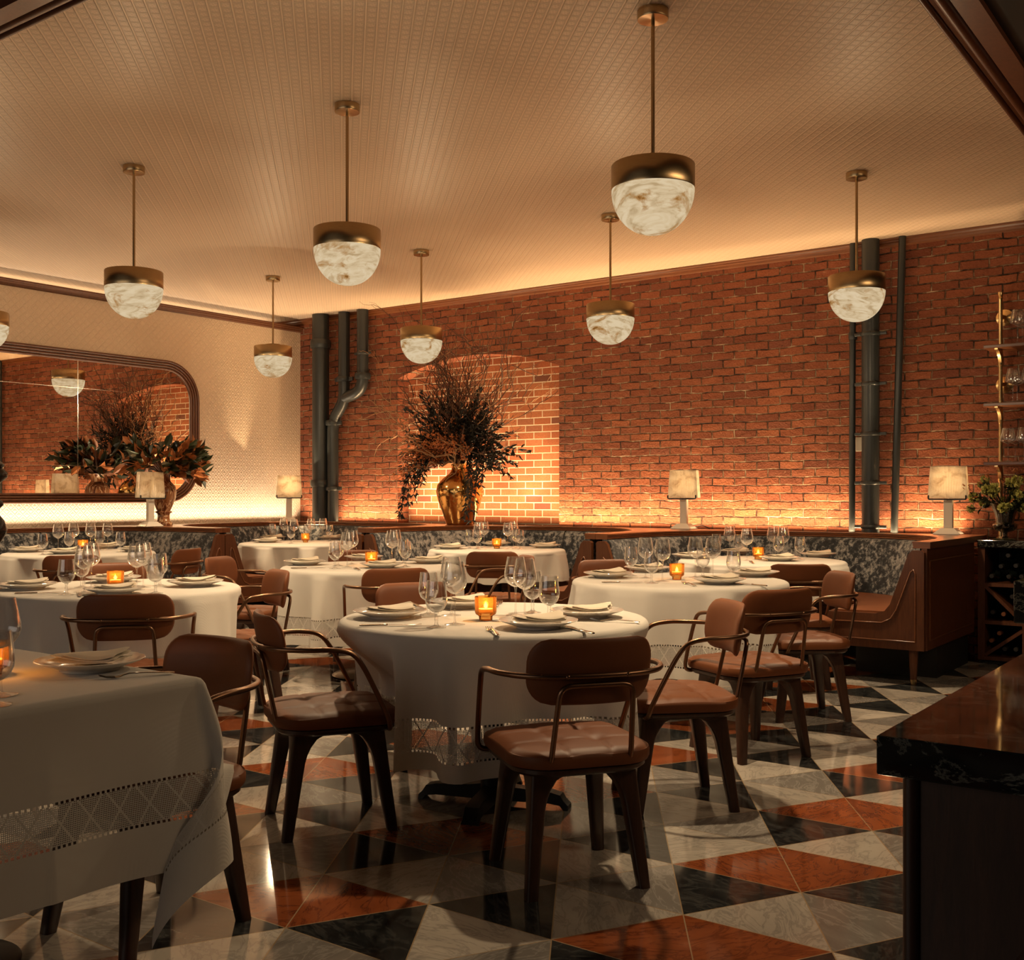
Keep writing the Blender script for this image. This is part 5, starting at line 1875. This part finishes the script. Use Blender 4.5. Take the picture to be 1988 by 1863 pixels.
def make_angular():
    r = thing('crystal_glass', '', 'wine glass')
    bowl = wall_of([(0.004, 0.135), (0.02, 0.142), (0.052, 0.158), (0.054, 0.166), (0.045, 0.21), (0.035, 0.255)], 0.0011)
    obj('bowl', MB().lathe(bowl, 28), MAT['glass'], r, 50)
    obj('stem', MB().lathe([(0.008, 0.004), (0.004, 0.012), (0.003, 0.03), (0.003, 0.12), (0.006, 0.137)], 12), MAT['glass'], r, 60)
    obj('foot', MB().lathe([(0, 0), (0.04, 0), (0.0405, 0.002), (0.02, 0.0045), (0.008, 0.008), (0, 0.009)], 28), MAT['glass'], r, 60)
    return r


cg = None
SG = [(0, (1975.5, PY - 0.10)), (0, (1985, PY + 0.04)), (1, (1966.5, PY - 0.10)), (1, (1975, PY + 0.05)), (2, (1957, PY - 0.10)), (2, (1971, PY + 0.06)), (2, (1988, PY - 0.10)), (1, (1997, PY - 0.08)), (2, (2000, PY + 0.05))]
lev = ['top', 'middle', 'lowest']
cnt = [0, 0, 0]
for k, (px, Y) in SG:
    x, _ = on_y(px, 800, Y)
    pos = ['leftmost', 'second', 'third', 'fourth'][cnt[k]]
    cnt[k] += 1
    lab = f'{pos} angular wine glass from the brass post on the {lev[k]} wall shelf'
    loc = (x, Y, sz[k] + 0.0125)
    if cg is None:
        cg = make_angular(); cg.location = loc; tag(cg, lab, None, 'angular wine glasses on the wall shelves')
    else:
        dup(cg, loc, 0, lab)

# smoked glass vase with green flowers
vx, vy = on_y(1951, 900, 8.74)[0], 8.74
gv = obj('flower_vase', MB().lathe([(0.0, 0.0), (0.075, 0.0), (0.075, 0.006), (0.03, 0.012), (0.018, 0.03), (0.02, 0.055), (0.06, 0.068), (0.083, 0.09), (0.085, 0.115), (0.062, 0.13), (0.066, 0.16), (0.075, 0.20), (0.105, 0.262), (0.112, 0.27), (0.107, 0.27), (0.07, 0.20), (0.06, 0.16), (0.056, 0.135), (0.075, 0.11), (0.05, 0.075), (0.0, 0.06)], 40, (0, 0, 0), 0.03, 12), MAT['greenv'], None, 60, (vx, vy, 0.924))
tag(gv, 'smoked glass vase on the black marble top of the wine cabinet', 'vase')
fa = thing('flower_bouquet', 'bunch of green blooms and buds in the smoked glass vase', 'flower arrangement', (vx, vy, 0.924 + 0.25))
hd, lv, stm, bd = MB(), MB(), MB(), MB()
for k in range(46):
    a = rnd.uniform(0, 2 * PI)
    el_ = rnd.uniform(-0.1, 1.3)
    dv = Vector((math.cos(a), math.sin(a) * 0.75 - 0.15, el_)).normalized()
    end = dv * rnd.uniform(0.12, 0.27)
    end.y = min(end.y, 0.0); end.z = min(end.z, 0.24)
    stm.tube([Vector((0, 0, -0.2)), Vector((dv.x * 0.03, dv.y * 0.03, 0.0)), end], 0.003, 5)
    R0 = rnd.uniform(0.022, 0.042)
    if k % 3:
        for q in range(46):
            th_, ph_ = math.acos(rnd.uniform(-1, 1)), rnd.uniform(0, 2 * PI)
            nrm = Vector((math.sin(th_) * math.cos(ph_), math.sin(th_) * math.sin(ph_), math.cos(th_)))
            leaf(hd, end + nrm * R0 * 0.45, nrm + Vector((rnd.uniform(-.6, .6), rnd.uniform(-.6, .6), rnd.uniform(-.6, .6))), R0 * 0.75, R0 * 0.34, rnd)
    else:
        e2 = end * 1.25 + Vector((0, 0, 0.03))
        e2.y = min(e2.y, 0.0); e2.z = min(e2.z, 0.25)
        stm.tube([end, e2], 0.002, 5)
        for q in range(4):
            leaf(bd, e2 + Vector((rnd.uniform(-.02, .02), rnd.uniform(-.02, .0), rnd.uniform(-.02, .02))), dv + Vector((rnd.uniform(-1, 1), rnd.uniform(-1, 1), rnd.uniform(-.5, 1))) * 0.5, 0.035, 0.008, rnd)
    for q in range(3):
        d_ = dv + Vector((rnd.uniform(-1, 1), rnd.uniform(-1, .5), rnd.uniform(-.8, .6))) * 0.8
        p_ = end * rnd.uniform(0.5, 0.9)
        p_.y = min(p_.y, -0.02)
        if d_.y > 0.4: d_.y = 0.1
        leaf(lv, p_, d_, rnd.uniform(0.05, 0.09), 0.014, rnd)
obj('green_blooms', hd, MAT['bloom'], fa, 0)
obj('leaves', lv, MAT['leafg'], fa, 0)
obj('stems', stm, MAT['leafg'], fa, 0)
tag(obj('dark_buds', bd, MAT['leafb'], fa, 0), kind='stuff')

# ------------------------------------------------------------------ bar counter in the right foreground
BX, BY, BZ = -0.49, 1.546, 0.92
bar = thing('bar_counter', 'dark wood bar with a polished black marble top in the right foreground', 'bar counter', (BX, BY, 0))
obj('worktop', MB().bbox(0, 1.75, 0, 1.62, BZ - 0.056, BZ, 0.003), MAT['marble'], bar, 40)
bx0, by0 = -0.468 - BX, 1.60 - BY
obj('body', MB().box(bx0, 1.7, by0, 1.55, 0.0, BZ - 0.056), MAT['walnut'], bar, 30)
rows = []
ro = [(0.30, 0.13), (0.30, 0.60)]
for ins, dep in ((0, 0), (0.008, 0.012), (0.02, 0.016), (0.032, 0.012), (0.04, 0.0)):
    rows.append([(a, by0 - dep, b) for a, b in rrect(bx0 + 0.13 + ins, bx0 + 1.1 - ins, 0.14 + ins, 0.71 - ins, 0.16 - ins * 0.6)])
obj('panel_moulding', MB().grid(rows, True), MAT['walnut'], bar, 50)
obj('corner_post', MB().tube([(bx0 + 0.012, by0 + 0.0, 0.0), (bx0 + 0.012, by0, BZ - 0.058)], 0.012, 12), MAT['walnut'], bar, 60)

sv = thing('service_counter', 'black marble service counter at the right edge, before the wine cabinet', 'counter', (-0.93, 4.64, 0))
obj('worktop', MB().bbox(0.0, 1.6, 0.0, 0.75, 0.752, 0.92, 0.006), MAT['marble'], sv, 40)
obj('body', MB().box(0.34, 1.55, 0.06, 0.70, 0.0, 0.752), MAT['walnut'], sv, 30)

# ------------------------------------------------------------------ lighting
def area(name, loc, rot, sx, sy, e, col, spread=PI):
    l = bpy.data.lights.new(name, 'AREA')
    l.shape = 'RECTANGLE'; l.size, l.size_y, l.energy, l.color = sx, sy, e, col
    l.spread = spread
    o = bpy.data.objects.new(name, l)
    COL.objects.link(o)
    o.location, o.rotation_euler = loc, rot
    return o


WARM = (1.0, 0.66, 0.34)
# LED strips in the gap behind the ledge, shining up the walls
area('led_strip_brick', (-5.9, YB - 0.10, 0.93), (PI - R_(12), 0, 0), 7.4, 0.04, 62, WARM, R_(125))
area('led_strip_niche', ((NX0 + NX1) / 2, YB + 0.07, ZL + 0.01), (PI, 0, 0), NX1 - NX0 - 0.1, 0.05, 3.5, WARM)
for ux in (-7.75, -6.5):
    l = bpy.data.lights.new('niche_uplight', 'SPOT')
    l.energy, l.color, l.shadow_soft_size, l.spot_size, l.spot_blend = 34, WARM, 0.03, R_(110), 0.9
    o = bpy.data.objects.new('niche_uplight', l); COL.objects.link(o)
    o.location, o.rotation_euler = (ux, YB - 0.02, ZL + 0.04), (PI + R_(6), 0, 0)
area('led_strip_cream', (XL + 0.10, 6.5, 0.93), (PI, 0, 0), 0.04, 5.0, 19, (1.0, 0.79, 0.55), R_(125))
area('led_cove', (XL - 0.3, 6.0, ZW - 0.05), (PI, 0, 0), 0.1, 5.8, 5, (1.0, 0.72, 0.44))
# lamps in the pendants: a downward pool and a little glow all round
for k, (x, y) in enumerate(PEND):
    l = bpy.data.lights.new('pendant_light', 'SPOT')
    l.energy, l.color, l.shadow_soft_size, l.spot_size, l.spot_blend = 62, (1.0, 0.74, 0.45), 0.0 if k == 6 else 0.03, R_(132), 0.95
    o = bpy.data.objects.new('pendant_light', l); COL.objects.link(o)
    o.location = (x, y, 2.36)
    l = bpy.data.lights.new('pendant_glow', 'POINT')
    l.energy, l.color, l.shadow_soft_size = 7.5, (1.0, 0.72, 0.42), 0.0 if k == 6 else 0.025
    o = bpy.data.objects.new('pendant_glow', l); COL.objects.link(o)
    o.location = (x, y, 2.34)
# added soft fill light from behind the viewer, and the lamps of the bar side
area('viewer_side_fill', (-4.3, YN + 0.2, 1.9), (R_(90), 0, 0), 6.0, 1.8, 17, (1.0, 0.86, 0.72))
area('bar_downlight', (1.6, 4.6, 3.2), (0, R_(25), 0), 0.6, 2.5, 17, (1.0, 0.70, 0.42))

w = bpy.data.worlds.new('world'); sc.world = w
w.use_nodes = True
w.node_tree.nodes['Background'].inputs[0].default_value = (0.03, 0.02, 0.012, 1)
w.node_tree.nodes['Background'].inputs[1].default_value = 1.0

vs = sc.view_settings
vs.view_transform = 'Standard'; vs.look = 'None'; vs.exposure = 1.08; vs.gamma = 1.0; vs.use_curve_mapping = False
cy = sc.cycles
cy.max_bounces = 8; cy.diffuse_bounces = 3; cy.glossy_bounces = 4; cy.transmission_bounces = 6; cy.transparent_max_bounces = 24
cy.caustics_reflective = False; cy.caustics_refractive = False
cy.sample_clamp_indirect = 4.0
cy.use_adaptive_sampling = True; cy.adaptive_threshold = 0.02
try:
    cy.use_denoising = True
    cy.denoiser = 'OPENIMAGEDENOISE'
except Exception:
    pass
